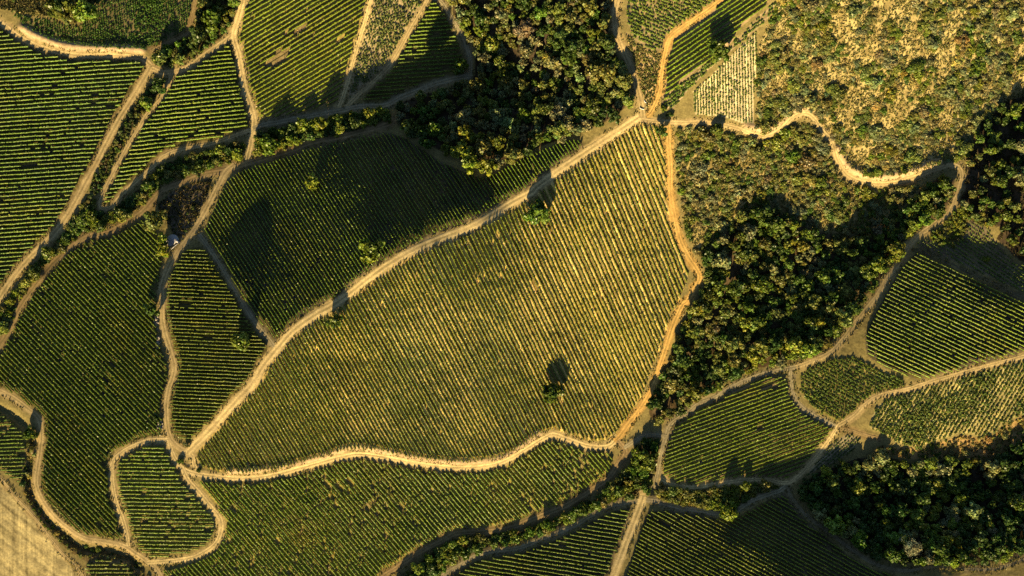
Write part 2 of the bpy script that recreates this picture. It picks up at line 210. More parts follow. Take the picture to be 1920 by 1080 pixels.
# woods: name, phrase, polygon, spacing(px), radius range (m), height factor, colour weights, kind
PAL = {'dark green': (.058,.098,.014), 'mid green': (.102,.150,.016), 'bright yellow-green': (.180,.215,.020), 'olive': (.165,.180,.034), 'grey-green': (.205,.215,.075), 'bare grey-brown': (.26,.24,.14), 'dry golden': (.36,.30,.075), 'rusty brown': (.18,.155,.045)}
WOODS = [
 dict(k='w_top', ph='the upper wood', fl=(.085,.065,.038), poly=[(848,-60),(1160,-60),(1148,-10),(1140,20),(1140,50),(1150,85),(1166,123),(1178,160),(1180,190),(1160,215),(1110,240),(1080,252),(1050,262),(985,285),(950,305),(915,320),(885,310),(830,285),(790,265),(760,240),(742,210),(758,190),(800,175),(860,158),(893,140),(893,95),(870,55),(850,25)],
   sp=20, r=(2.8, 6.0), hf=1.15, cw=[('dark green',4),('mid green',3),('olive',4),('grey-green',4),('bright yellow-green',1.4)], kind='tree', n=330, dens=.92),
 dict(k='w_slope', ph='the golden hillside', fl=(.45,.365,.145), poly=[(1455,5),(1500,-60),(2000,-60),(2000,250),(1920,180),(1880,190),(1840,230),(1810,300),(1780,302),(1713,322),(1647,333),(1600,322),(1580,295),(1568,262),(1540,235),(1520,205),(1480,212),(1450,240),(1418,240),(1420,170),(1422,90)],
   sp=12.5, r=(1.5, 5.0), hf=.52, cw=[('olive',6),('grey-green',5),('mid green',2.5),('rusty brown',.7),('bright yellow-green',1.8),('dry golden',.5)], kind='shrub', n=1000, dens=.60),
 dict(k='w_east_edge', ph='the dark wood at the eastern frame edge', fl=(.08,.06,.035), poly=[(1810,325),(1812,300),(1840,232),(1880,192),(1920,182),(2000,250),(2000,540),(1900,480),(1872,450),(1880,425),(1850,420),(1820,405),(1800,400),(1800,365)],
   sp=18, r=(2.6, 4.8), hf=1.1, cw=[('dark green',5),('mid green',4),('olive',2),('grey-green',2)], kind='tree', n=90),
 dict(k='w_scrub', ph='the scrubby slope east of the orange road', fl=(.37,.295,.11), poly=[(1270,243),(1330,243),(1385,255),(1420,266),(1450,262),(1475,240),(1510,228),(1540,262),(1556,300),(1580,340),(1640,360),(1700,350),(1730,345),(1700,380),(1640,420),(1580,440),(1500,420),(1440,380),(1390,400),(1340,450),(1310,480),(1292,450),(1280,400),(1270,330)],
   sp=12.5, r=(1.5, 4.4), hf=.68, cw=[('olive',5),('grey-green',4),('mid green',3),('rusty brown',.8),('bright yellow-green',1.6)], kind='shrub', n=420, dens=.74),
 dict(k='w_east', ph='the eastern wood', fl=(.13,.095,.05), poly=[(1320,480),(1345,455),(1390,405),(1440,385),(1500,425),(1580,445),(1640,425),(1705,383),(1735,348),(1770,328),(1788,340),(1782,385),(1750,412),(1715,435),(1690,460),(1670,490),(1650,520),(1625,555),(1590,600),(1565,635),(1540,655),(1480,675),(1440,686),(1400,697),(1350,722),(1320,742),(1290,762),(1265,782),(1240,792),(1222,785),(1216,765),(1236,725),(1250,690),(1262,655),(1278,615),(1294,580),(1318,550),(1328,520)],
   sp=18, r=(2.6, 5.8), hf=1.1, cw=[('mid green',5),('olive',4),('dark green',4),('grey-green',2),('bright yellow-green',1.6)], kind='tree', n=420, dens=.86),
 dict(k='w_low', ph='the dark lower wood', fl=(.06,.048,.03), poly=[(1590,868),(1650,850),(1700,868),(1740,866),(1800,862),(1850,866),(1890,850),(1930,825),(2000,795),(2000,1010),(1930,1035),(1860,1055),(1800,1055),(1740,1052),(1690,1056),(1640,1040),(1590,1012),(1545,975),(1495,920),(1530,890)],
   sp=18.5, r=(2.8, 5.2), hf=1.2, cw=[('dark green',6),('mid green',3),('bright yellow-green',1.8),('grey-green',1.5)], kind='tree', n=300, dens=.9),
 dict(k='h_top', ph='the bushy hedge below the top corner block', fl=(.2,.145,.06), poly=[(287,92),(320,82),(365,62),(372,25),(375,-60),(445,-60),(442,-10),(436,40),(415,70),(380,95),(345,116),(318,124),(290,118)],
   sp=14, r=(1.8, 4.2), hf=1.0, cw=[('mid green',5),('bright yellow-green',2),('olive',2),('dark green',2)], kind='tree', n=60),
 dict(k='h_sliver', ph='the sliver of hedge between the two western tracks', fl=(.15,.11,.05), poly=[(290,150),(308,150),(298,172),(272,205),(250,238),(230,272),(212,305),(196,340),(182,365),(166,358),(182,320),(204,285),(225,240),(248,207),(270,175)],
   sp=9, r=(1.1, 2.3), hf=.9, cw=[('mid green',4),('olive',4),('dark green',3),('rusty brown',2)], kind='shrub', n=80),
 dict(k='h_west', ph='the hedge along the western road', fl=(.14,.10,.045), poly=[(168,365),(182,398),(212,398),(242,372),(270,345),(300,312),(340,295),(400,280),(455,265),(460,282),(420,306),(380,318),(345,328),(300,346),(284,362),(255,392),(228,410),(195,428),(160,434),(125,456),(92,484),(70,512),(50,540),(26,578),(8,615),(-30,660),(-70,720),(-70,690),(-20,610),(10,570),(35,535),(62,500),(95,466),(122,436),(145,400)],
   sp=11, r=(1.9, 4.2), hf=.95, cw=[('mid green',5),('olive',3),('bright yellow-green',2),('dark green',3)], kind='shrub', n=190),
 dict(k='h_mid', ph='the tree belt above the dark block', fl=(.12,.088,.045), poly=[(480,250),(520,244),(590,228),(640,217),(690,210),(728,208),(733,220),(700,232),(640,245),(583,257),(545,271),(512,282),(480,292)],
   sp=13, r=(2.4, 4.6), hf=1.05, cw=[('mid green',5),('dark green',3),('bright yellow-green',2)], kind='tree', n=60),
 dict(k='h_creek', ph='the creek trees', fl=(.12,.09,.04), poly=[(1190,842),(1210,828),(1238,826),(1234,850),(1225,890),(1222,920),(1180,932),(1135,944),(1100,958),(1060,982),(1010,1002),(960,1018),(915,1025),(880,1036),(845,1056),(815,1078),(770,1110),(740,1140),(740,1100),(790,1052),(830,1024),(870,1008),(930,1002),(985,996),(1030,978),(1080,955),(1125,930),(1165,892),(1185,862)],
   sp=13, r=(2.3, 4.6), hf=1.0, cw=[('mid green',5),('bright yellow-green',2),('dark green',3),('olive',2)], kind='tree', n=120),
 dict(k='h_creek_east', ph='the strip of bushes under the slanting rows', fl=(.19,.14,.05), poly=[(1228,918),(1260,918),(1300,922),(1347,916),(1397,908),(1450,911),(1458,914),(1435,922),(1405,934),(1375,950),(1345,957),(1313,950),(1280,945),(1240,938)],
   sp=10, r=(1.7, 3.5), hf=.9, cw=[('olive',5),('bright yellow-green',3),('mid green',3),('dry golden',1)], kind='shrub', n=90),
 dict(k='h_ditch', ph='the overgrown ditch beside the stubble field', fl=(.2,.15,.06), poly=[(50,800),(64,800),(66,840),(60,880),(56,910),(66,940),(86,970),(118,1002),(155,1024),(190,1028),(240,1042),(265,1060),(285,1090),(270,1100),(240,1060),(200,1046),(170,1055),(140,1040),(108,1012),(72,972),(45,925),(40,905),(48,880),(50,840)],
   sp=12, r=(.9, 2.3), hf=.85, cw=[('mid green',4),('olive',5),('dry golden',3),('dark green',2)], kind='shrub', n=80, dens=.65),
 dict(k='h_corner', ph='the grassy top corner', fl=(.24,.21,.07), poly=[(-60,-60),(190,-60),(184,-5),(176,16),(160,36),(138,44),(100,32),(60,28),(20,20),(-10,15),(-60,-10)],
   sp=15, r=(1.3, 4.0), hf=.9, cw=[('mid green',5),('olive',3),('dark green',2)], kind='tree', n=40, dens=.6),
 dict(k='h_fallow', ph='the fallow patch by the winding road', fl=(.15,.12,.075), poly=[(318,362),(352,346),(398,334),(390,368),(370,405),(350,440),(330,450),(318,420),(300,400),(296,384)],
   sp=13, r=(.7, 1.6), hf=.8, cw=[('olive',3),('dark green',3),('rusty brown',3)], kind='shrub', n=26, dens=.5),
 dict(k='h_bank', ph='the dry bank beside the upper junction', fl=(.44,.32,.15), poly=[(1172,60),(1190,80),(1215,94),(1240,104),(1232,140),(1228,175),(1214,202),(1206,170),(1196,132),(1178,90)],
   sp=7, r=(.6, 1.3), hf=.8, cw=[('olive',4),('dark green',3),('rusty brown',3)], kind='shrub', n=80, dens=.8),
 dict(k='h_lowband', ph='the scrub above the lower wood', fl=(.40,.27,.10), poly=[(1640,836),(1690,840),(1735,840),(1760,830),(1800,818),(1850,824),(1890,795),(2000,730),(2000,790),(1930,818),(1885,846),(1840,860),(1790,858),(1740,862),(1700,860),(1650,846)],
   sp=11, r=(1.0, 2.4), hf=.85, cw=[('olive',4),('dry golden',3),('rusty brown',2),('mid green',2)], kind='shrub', n=130, dens=.75),
 dict(k='h_shade', ph='the yellow thicket by the shaded dotted block', fl=(.22,.17,.05), poly=[(1742,440),(1765,428),(1785,400),(1800,392),(1850,402),(1868,425),(1850,424),(1818,410),(1808,448),(1790,462),(1765,460),(1745,452)],
   sp=9, r=(1.2, 2.2), hf=.8, cw=[('bright yellow-green',4),('olive',3)], kind='shrub', n=60),
]
SOLO = [  # x, y, crown radius px, colour, label
 (585,342,15,'bright yellow-green','small yellow-green tree alone in the upper half of the dark block'),
 (695,472,21,'bright yellow-green','yellow-green tree on the dark block edge by the diagonal road'),
 (1008,400,22,'mid green','bushy green tree in the golden block, close under the diagonal road'),
 (627,603,15,'mid green','small round green tree on the lower verge of the diagonal road'),
 (1033,737,21,'mid green','lone green tree deep inside the golden block, with long shadow'),
 (452,640,17,'bright yellow-green','lone tree standing in the narrow triangle of level rows'),
 (283,578,15,'dark green','dark tree where the large green block meets the winding road'),
 (289,412,22,'olive','wide olive tree at the corner of the fallow patch'),
 (304,450,12,'bright yellow-green','small yellow-green tree beside the concrete culvert'),
 (305,470,11,'bright yellow-green','pale little tree just below the culvert, at the row ends'),
 (863,124,15,'mid green','round green tree at the foot of the small triangular block'),
 (1345,95,23,'mid green','broad green tree among the bright slanting rows'),
 (350,834,6,'rusty brown','tiny dark bush inside the road junction triangle'),
 (338,866,6,'mid green','tiny round bush at the mouth of the loop track'),
 (373,881,5,'dark green','tiny dark bush at the western tip of the golden block'),
 (293,786,7,'dark green','small dark bush at the row ends above the junction'),
 (1244,204,7,'mid green','small bush at the road fork under the dotted strip'),
 (1257,215,6,'dark green','dark little bush beside the straight stretch of the hillside track'),
 (1345,244,12,'mid green','rounded tree below the straight stretch of the hillside track'),
 (1241,246,12,'dark green','dark tree at the top of the orange road'),
 (55,814,12,'mid green','bushy tree on the outer bend of the ditch road'),
 (1850,485,7,'bright yellow-green','single small bush in the middle of the shaded dotted block'),
 (1712,1028,20,'bare grey-brown','bare grey spreading tree at the lower rim of the dark wood'),
 (1567,985,20,'bright yellow-green','bright round tree on the grey track below the dark wood'),
 (1365,962,16,'bright yellow-green','yellow-green tree hanging over the shaded road bend'),
 (1216,865,18,'mid green','broad green tree in the middle of the creek crossing'),
 (505,272,19,'mid green','large green tree at the west end of the belt above the dark block'),
 (602,232,16,'bright yellow-green','light green tree halfway along the belt above the dark block'),
 (110,14,24,'mid green','large tree in the grassy top corner'),
 (160,22,22,'bright yellow-green','light green tree beside the dense bushy corner block'),
 (395,38,24,'mid green','largest tree of the bushy hedge under the top edge'),
 (372,62,20,'dark green','dark spreading tree at the bend of the narrow shaded track'),
 (298,108,16,'olive','round olive tree at the western end of the bushy hedge'),
 (297,160,14,'dark green','dark tree at the tip of the sliver between the two tracks'),
 (275,194,12,'bright yellow-green','light green tree in the sliver between the two tracks'),
 (910,312,20,'bright yellow-green','yellow-green tree at the lowest point of the upper wood'),
 (960,292,18,'olive','olive tree leaning over the shaded strip below the upper wood'),
]
# lie of the land, shaped to give light and shade: x, y, slope towards the sun in degrees
SLOPES = [(1100,500,16),(1010,350,12),(1190,300,14),(620,640,13),(940,730,4),(960,760,3),(420,850,3),(780,530,6),(1030,640,9),(1180,700,13),(450,800,6),(600,720,10),(800,600,12),(1000,600,12),(1000,450,11),(1150,400,11),(1150,600,12),(900,790,9),(1130,760,8),(700,800,10),(560,840,8),
 (660,545,3),(880,425,2),(1057,313,2),(520,650,0),(400,800,3),(480,330,-11),(600,380,-11),(560,440,-11),(470,450,-21),(450,480,-20),(520,480,-16),(600,470,-10),(560,560,-12),(650,500,-9),(620,330,-17),(700,300,-24),(780,330,-24),(840,350,-24),(760,390,-22),(720,420,-18),(680,400,-17),(900,380,-20),(880,400,-13),(980,340,-10),(1040,290,-9),(830,300,-25),
 (700,240,-22),(640,260,-18),(780,220,-18),(850,210,-20),(900,230,-22),(960,220,-20),(1020,210,-14),(880,290,-6),(930,300,0),(1000,130,8),(1050,80,9),(1100,130,8),(950,80,6),(1130,180,2),(900,60,4),(1120,30,-4),(850,160,-22),(780,185,-20),
 (150,650,-5),(200,560,-2),(240,490,-5),(250,440,-9),(150,800,-6),(120,900,-7),(260,740,-7),(60,640,-4),(160,950,-4),(380,600,-5),(400,700,-8),(360,500,-12),(380,440,-15),(400,400,-6),
 (100,200,-3),(200,150,-4),(100,350,-4),(50,450,-2),(10,300,-4),(380,180,-4),(300,270,-6),(520,60,4),(620,60,7),(560,150,0),(560,205,-8),(500,210,-6),(200,60,-4),(320,40,-5),(120,50,0),
 (720,60,9),(700,130,0),(800,90,-2),(760,150,-12),(720,188,-18),(1240,40,4),(1220,80,8),(1320,60,6),(1270,140,8),(1370,150,15),(1340,200,14),
 (1600,100,14),(1700,200,14),(1500,100,12),(1500,180,13),(1650,280,15),(1750,80,10),(1850,60,4),(1850,150,5),(1880,260,-14),(1870,330,-14),(1840,300,-10),(1900,400,-4),(1800,380,-12),(1850,440,2),
 (1330,300,10),(1300,350,9),(1400,330,9),(1480,350,6),(1560,400,6),(1400,450,2),(1450,500,1),(1500,470,1),(1560,520,-14),(1620,470,-20),(1680,440,-18),(1640,530,-14),(1540,570,-16),(1400,600,1),(1340,600,5),(1450,640,-3),(1320,700,1),(1540,630,-16),(1690,400,2),
 (1750,600,-8),(1680,620,-8),(1850,620,-8),(1800,560,-12),(1850,520,-22),(1790,480,-20),(1740,465,-8),(1800,690,-2),(1800,750,9),(1700,780,8),(1880,730,10),(1560,740,-6),(1640,700,-2),(1540,700,2),
 (1350,760,-4),(1400,800,1),(1500,850,5),(1450,870,5),(1300,880,-2),(1300,820,-4),(1560,870,-3),(1250,1040,-8),(1300,1000,-8),(1400,1060,-8),(1420,1000,-20),(1480,980,-24),(1540,1030,-24),(1600,1060,-22),(1450,940,-18),(1060,1040,-8),(1000,1060,-8),(1100,1000,-9),
 (700,930,5),(900,920,5),(550,960,4),(450,950,2),(600,1050,1),(1050,880,6),(800,1000,-2),(310,940,3),(310,870,-4),(50,1000,4),(20,830,0),
 (1600,900,-1),(1700,880,2),(1760,872,3),(1650,945,-9),(1750,950,-17),(1850,930,-17),(1530,862,5),(1600,840,4),(1690,845,7),(1840,850,9),(1800,1000,-18),(1890,865,-2),(1880,790,8),(1780,830,8),(1600,990,-16),(1700,1040,-16),(1850,1040,-8)]
CARVE = [  # ditches and road cuts: depth m, half width px, line
 (2.6, 9, [(-80,735),(0,768),(28,784),(50,803),(62,830)]), (2.2, 8, [(56,860),(54,900),(66,940),(92,976),(122,1004),(158,1028),(200,1032),(240,1046),(262,1064)]),
 (1.6, 8, [(1225,920),(1224,880),(1228,850)]), (1.5, 9, [(1100,950),(1060,972),(1000,995),(930,1012),(870,1026)]), (1.6, 9, [(80,505),(110,475),(150,425),(200,405)]),
 (1.5, 9, [(300,330),(360,305),(420,288)])]
BANK = [  # raised shoulder above a road: height m, half width px, line
 (1.8, 9, [(40,52),(75,70),(115,83),(160,89),(210,90),(265,93)]), (1.8, 9, [(1400,238),(1440,242),(1468,226),(1492,204),(1518,202)]),
 (2.0, 9, [(1572,280),(1590,312),(1620,326),(1660,332),(1710,320),(1760,304)]), (1.2, 7, [(430,884),(520,876),(600,858),(660,838),(720,846),(790,860),(860,866),(925,862),(965,846),(1010,812)])]

# ------------------------------------------------------------------ the lie of the land
def solve_heights():
    st = 8
    xs = np.arange(-160, 2080 + 1, st); ys = np.arange(-160, 1240 + 1, st)
    X, Y = np.meshgrid(xs, ys)
    num = np.zeros(X.shape); den = np.zeros(X.shape) + 1e-9
    for x, y, s in SLOPES:
        if s < -15: s = -15 + (s + 15) * 1.9 - 3  # steepens the dark slopes so that they fall into shadow
        w = 1.0 / ((X - x) ** 2 + (Y - y) ** 2 + 12 ** 2) ** 1.7
        num += w * s; den += w
    T = np.tan(np.radians(num / den))[:-1, :-1]
    sx, sy = math.sin(math.radians(SUN_TILT)), -math.cos(math.radians(SUN_TILT))
    d = st * S
    def gx(h): return (h[:-1, 1:] - h[:-1, :-1]) / d
    def gy(h): return (h[1:, :-1] - h[:-1, :-1]) / d
    def gxT(v):
        o = np.zeros(X.shape); o[:-1, 1:] += v / d; o[:-1, :-1] -= v / d; return o
    def gyT(v):
        o = np.zeros(X.shape); o[1:, :-1] += v / d; o[:-1, :-1] -= v / d; return o
    lam, eps = .04, 1e-6
    def A(h):
        a, b = gx(h), gy(h)
        ds = sx * a + sy * b; dt = -sy * a + sx * b
        return gxT(sx * ds - lam * sy * dt) + gyT(sy * ds + lam * sx * dt) + eps * h
    h = np.zeros(X.shape); r = gxT(sx * T) + gyT(sy * T); p = r.copy(); rs = (r * r).sum()
    for _ in range(700):
        Ap = A(p); al = rs / (p * Ap).sum(); h += al * p; r -= al * Ap
        rn = (r * r).sum()
        if rn < 1e-8: break
        p = r + rn / rs * p; rs = rn
    h -= h.mean()
    for _ in range(2):
        q = np.pad(h, 1, mode='edge')
        h = (q[:-2, 1:-1] + q[2:, 1:-1] + q[1:-1, :-2] + q[1:-1, 2:] + 2 * h) / 6
    return xs, ys, h, st
hx, hy, HG, hst = solve_heights()
def bil(G, x0, y0, st, px, py):
    u = np.clip((np.asarray(px, float) - x0) / st, 0, G.shape[1] - 1.001); v = np.clip((np.asarray(py, float) - y0) / st, 0, G.shape[0] - 1.001)
    i = u.astype(int); j = v.astype(int); fu = u - i; fv = v - j
    return (G[j, i] * (1 - fu) + G[j, i + 1] * fu) * (1 - fv) + (G[j + 1, i] * (1 - fu) + G[j + 1, i + 1] * fu) * fv
GST = 2
GX = np.arange(-M0, W + M0 + 1, GST); GY = np.arange(-M0, H + M0 + 1, GST)
PX, PY = np.meshgrid(GX, GY)
Z = bil(HG, hx[0], hy[0], hst, PX, PY)
for _ in range(3):
    q = np.pad(Z, 3, mode='edge'); cs = np.cumsum(np.pad(q, ((0, 0), (1, 0))), 1); q = (cs[:, 7:] - cs[:, :-7]) / 7
    cs = np.cumsum(np.pad(q, ((1, 0), (0, 0))), 0); Z = (cs[7:] - cs[:-7]) / 7
roads = []
for (ph, w, colr, pts) in ROADS: roads.append((ph, w * .88, colr, resample(pts, 3.0)))
RD = np.full(PX.shape, np.inf)         # distance past the road's edge, in px
RC = np.zeros(PX.shape + (3,))
for ph, w, colr, L in roads:
    d = dist_line(PX, PY, L[::2] if len(L) > 6 else L, w / 2 + 26) - w / 2
    m = d < RD
    RD[m] = d[m]; RC[m] = colr
rough = smoothstep(1, 7, RD)
Z = Z + (N1.fbm(PX, PY, 60) - .5) * 1.6 * (.35 + .65 * rough) + (N2.fbm(PX, PY, 9, 3) - .5) * .35 * rough
for dep, hw, line in CARVE: Z -= dep * np.exp(-(np.minimum(dist_line(PX, PY, resample(line, 6), hw * 3), 99) / hw) ** 2)
for dep, hw, line in BANK: Z += dep * np.exp(-(np.minimum(dist_line(PX, PY, resample(line, 6), hw * 3), 99) / hw) ** 2)
print('relief', Z.min(), Z.max())
def hgt(px, py): return bil(Z, GX[0], GY[0], GST, px, py)
def P(px, py, dz=0.0):
    """plan point -> a point on the land (dz above it)"""
    z = hgt(px, py); k = S * (1 - z / HC)
    return np.stack([(np.asarray(px) - W / 2) * k, (H / 2 - np.asarray(py)) * k, z + dz], -1)

# ------------------------------------------------------------------ materials
def new_mat(name):
    m = bpy.data.materials.new(name); m.use_nodes = True
    nt = m.node_tree; nt.nodes.clear()
    out = nt.nodes.new('ShaderNodeOutputMaterial')
    return m, nt, out
def N_(nt, t, **kw):
    n = nt.nodes.new(t)
    for k, v in kw.items():
        if k in n.inputs: n.inputs[k].default_value = v
        else: setattr(n, k, v)
    return n
def mul(nt, a, b):
    n = nt.nodes.new('ShaderNodeMix'); n.data_type = 'RGBA'; n.blend_type = 'MULTIPLY'; n.inputs[0].default_value = 1
    nt.links.new(a, n.inputs[6]); nt.links.new(b, n.inputs[7]); return n.outputs[2]
def ramp(nt, fac, stops):
    r = nt.nodes.new('ShaderNodeValToRGB'); e = r.color_ramp.elements
    while len(e) < len(stops): e.new(.5)
    for el, (p, c) in zip(e, stops): el.position = p; el.color = (*c, 1)
    nt.links.new(fac, r.inputs[0]); return r.outputs[0]

def soil_material(name, s1=.9, s2=.18, bump=.5, dist=.12):
    m, nt, out = new_mat(name)
    at = N_(nt, 'ShaderNodeAttribute', attribute_name='col')
    geo = nt.nodes.new('ShaderNodeNewGeometry')
    n1 = N_(nt, 'ShaderNodeTexNoise', Scale=s1, Detail=6.0, Roughness=.65); nt.links.new(geo.outputs['Position'], n1.inputs['Vector'])
    n2 = N_(nt, 'ShaderNodeTexNoise', Scale=s2, Detail=4.0, Roughness=.6); nt.links.new(geo.outputs['Position'], n2.inputs['Vector'])
    c = mul(nt, at.outputs['Color'], ramp(nt, n1.outputs[0], [(.28, (.62, .60, .58)), (.5, (1, 1, 1)), (.74, (1.45, 1.42, 1.35))]))
    c = mul(nt, c, ramp(nt, n2.outputs[0], [(.3, (.82, .80, .78)), (.7, (1.16, 1.16, 1.14))]))
    b = N_(nt, 'ShaderNodeBsdfDiffuse', Roughness=.6)
    nt.links.new(c, b.inputs['Color'])
    bp = N_(nt, 'ShaderNodeBump', Strength=bump, Distance=dist); nt.links.new(n1.outputs[0], bp.inputs['Height']); nt.links.new(bp.outputs[0], b.inputs['Normal'])
    nt.links.new(b.outputs[0], out.inputs[0])
    return m
def leaf_material(name, trans=.28):
    m, nt, out = new_mat(name)
    at = N_(nt, 'ShaderNodeAttribute', attribute_name='col')
    oi = nt.nodes.new('ShaderNodeObjectInfo')
    geo = nt.nodes.new('ShaderNodeNewGeometry')
    n1 = N_(nt, 'ShaderNodeTexNoise', Scale=.10, Detail=3.0); nt.links.new(geo.outputs['Position'], n1.inputs['Vector'])
    c = mul(nt, at.outputs['Color'], oi.outputs['Color'])
    c = mul(nt, c, ramp(nt, n1.outputs[0], [(.32, (.84, .90, .92)), (.52, (1, 1, 1)), (.72, (1.14, 1.07, .95))]))
    d = N_(nt, 'ShaderNodeBsdfDiffuse'); t = nt.nodes.new('ShaderNodeBsdfTranslucent'); gl = N_(nt, 'ShaderNodeBsdfGlossy', Roughness=.45)
    gl.inputs['Color'].default_value = (.9, .9, .8, 1)
    mx = N_(nt, 'ShaderNodeMixShader', Fac=trans); m2 = N_(nt, 'ShaderNodeMixShader', Fac=.025)
    for x in (d, t): nt.links.new(c, x.inputs['Color'])
    nt.links.new(d.outputs[0], mx.inputs[1]); nt.links.new(t.outputs[0], mx.inputs[2])
    nt.links.new(mx.outputs[0], m2.inputs[1]); nt.links.new(gl.outputs[0], m2.inputs[2])
    nt.links.new(m2.outputs[0], out.inputs[0])
    return m
def plain_material(name, colr, rough=.8):
    m, nt, out = new_mat(name)
    n = N_(nt, 'ShaderNodeTexNoise', Scale=1.4, Detail=5.0)
    geo = nt.nodes.new('ShaderNodeNewGeometry'); nt.links.new(geo.outputs['Position'], n.inputs['Vector'])
    b = N_(nt, 'ShaderNodeBsdfPrincipled', Roughness=rough)
    c = ramp(nt, n.outputs[0], [(.3, tuple(v * .7 for v in colr)), (.7, tuple(min(1, v * 1.15) for v in colr))])
    nt.links.new(c, b.inputs['Base Color']); nt.links.new(b.outputs[0], out.inputs[0])
    return m
M_SOIL = soil_material('earth'); M_ROAD = soil_material('packed_dirt', 1.4, .22, .35, .06)
M_LEAF = leaf_material('foliage'); M_VINE = leaf_material('vine_leaves', .22)
M_BARK = plain_material('bark', (.10, .075, .05)); M_CONC = plain_material('concrete', (.30, .29, .27)); M_WHITE = plain_material('white_render', (.62, .60, .54)); M_STONE = plain_material('stone', (.28, .24, .17))

# ------------------------------------------------------------------ fields -> row coordinate
def rowcoord(g, x, y):
    if g[0] == 'fan':
        _, ys, ax, bx, n = g
        a = np.interp(y, ys, ax); b = np.interp(y, ys, bx)
        return (x - a) / (b - a) * n
    sl, sp = g[1], g[2]; n = math.hypot(1, sl)
    return (-sl * x + y) / n / sp

COL = np.empty(PX.shape + (3,))
nA = N1.fbm(PX, PY, 46); nB = N2.fbm(PX, PY, 14, 3); nC = N3.fbm(PX, PY, 110)
base = np.array((.23, .19, .07))
COL[:] = base * (.75 + .5 * nA)[..., None]
for wd in WOODS:
    m = inside(PX + (nB - .5) * 10, PY + (nA - .5) * 10, wd['poly'])
    f = np.array(wd['fl']); alt = f * np.array((.62, .60, .55)); t = smoothstep(.40, .62, nB)[..., None]
    COL[m] = (f * (1 - t) + alt * t)[m] * (.82 + .36 * nA)[m][:, None]
m = inside(PX, PY, STUBBLE)
lines = N1.fbm(PX * 3.2, PY * .16, 9, 3) - .5 + (N2.fbm(PX * 1.1 - PY * 1.4, PX * .12 + PY * .1, 9, 2) - .5) * 1.1 * smoothstep(30, -25, PX * .8 - PY + 900)
COL[m] = (np.array((.41, .34, .15)) * (.92 + 1.0 * lines + .55 * (nB - .5) + .5 * (nC - .5))[..., None])[m]
FID = np.full(PX.shape, -1)
rowtone = rng.random(4000)
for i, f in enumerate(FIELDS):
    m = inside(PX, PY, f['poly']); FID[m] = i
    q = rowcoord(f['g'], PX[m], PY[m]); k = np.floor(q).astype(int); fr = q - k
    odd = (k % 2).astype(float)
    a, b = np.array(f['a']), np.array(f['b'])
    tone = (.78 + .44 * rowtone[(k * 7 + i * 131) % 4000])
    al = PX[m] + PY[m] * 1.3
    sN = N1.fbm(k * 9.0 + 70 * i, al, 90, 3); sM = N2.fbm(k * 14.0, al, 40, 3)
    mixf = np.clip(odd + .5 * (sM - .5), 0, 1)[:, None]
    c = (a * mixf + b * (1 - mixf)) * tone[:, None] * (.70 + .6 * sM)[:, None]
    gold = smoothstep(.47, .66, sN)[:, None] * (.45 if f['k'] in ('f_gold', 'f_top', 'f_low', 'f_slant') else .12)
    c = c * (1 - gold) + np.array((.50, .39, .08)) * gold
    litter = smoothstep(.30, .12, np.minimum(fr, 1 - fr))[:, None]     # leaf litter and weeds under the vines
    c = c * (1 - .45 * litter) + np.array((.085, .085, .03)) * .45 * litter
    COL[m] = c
# verges of beaten earth along the roads, raked into the row ends
ver = smoothstep(6, -1, RD + (nB - .5) * 13)[..., None] * .85
VC = RC * np.array((.93, .90, .86)) * (.62 + .62 * nB)[..., None]
COL = COL * (1 - ver) + VC * ver
for dep, hw, line in BANK:
    d = np.minimum(dist_line(PX, PY, resample(line, 6), hw * 3), 99)
    t = smoothstep(hw * 1.3, hw * .4, d + (nB - .5) * 8)[..., None] * .85
    COL = COL * (1 - t) + np.array((.56, .41, .22)) * (.8 + .4 * nA)[..., None] * t

# ground sheet, with coarse skirt to the horizon
V = P(PX, PY); ny, nx = PX.shape
idx = np.arange(ny * nx).reshape(ny, nx)
F = np.stack([idx[1:, :-1], idx[1:, 1:], idx[:-1, 1:], idx[:-1, :-1]], -1).reshape(-1, 4)
ring = np.r_[idx[0, :-1], idx[:-1, -1], idx[-1, :0:-1], idx[:0:-1, 0]]
VV = [V.reshape(-1, 3)]; CC = [COL.reshape(-1, 3)]; FF = [F]; last = ring; nV = ny * nx
rv = V.reshape(-1, 3)[ring]
for s_, zf, cf in ((1.03, 1.0, 1), (1.1, .9, 1), (1.3, .6, .6), (1.8, .3, .3), (4, 0, 0), (20, 0, 0)):
    v = rv * np.array((s_, s_, 1)); v[:, 2] = rv[:, 2] * zf - (3 if s_ > 3 else 0)
    VV.append(v); CC.append(COL.reshape(-1, 3)[ring] * cf + np.array((.15, .12, .05)) * (1 - cf)); cur = nV + np.arange(len(ring)); nV += len(ring)
    FF.append(np.stack([last, np.roll(last, -1), np.roll(cur, -1), cur], -1)); last = cur
me = mesh_from('ground', np.vstack(VV), np.vstack(FF), np.vstack(CC), M_SOIL, True)
link('ground', me, kind='structure', label='sloping vineyard ground of dry grass and bare soil', category='ground')

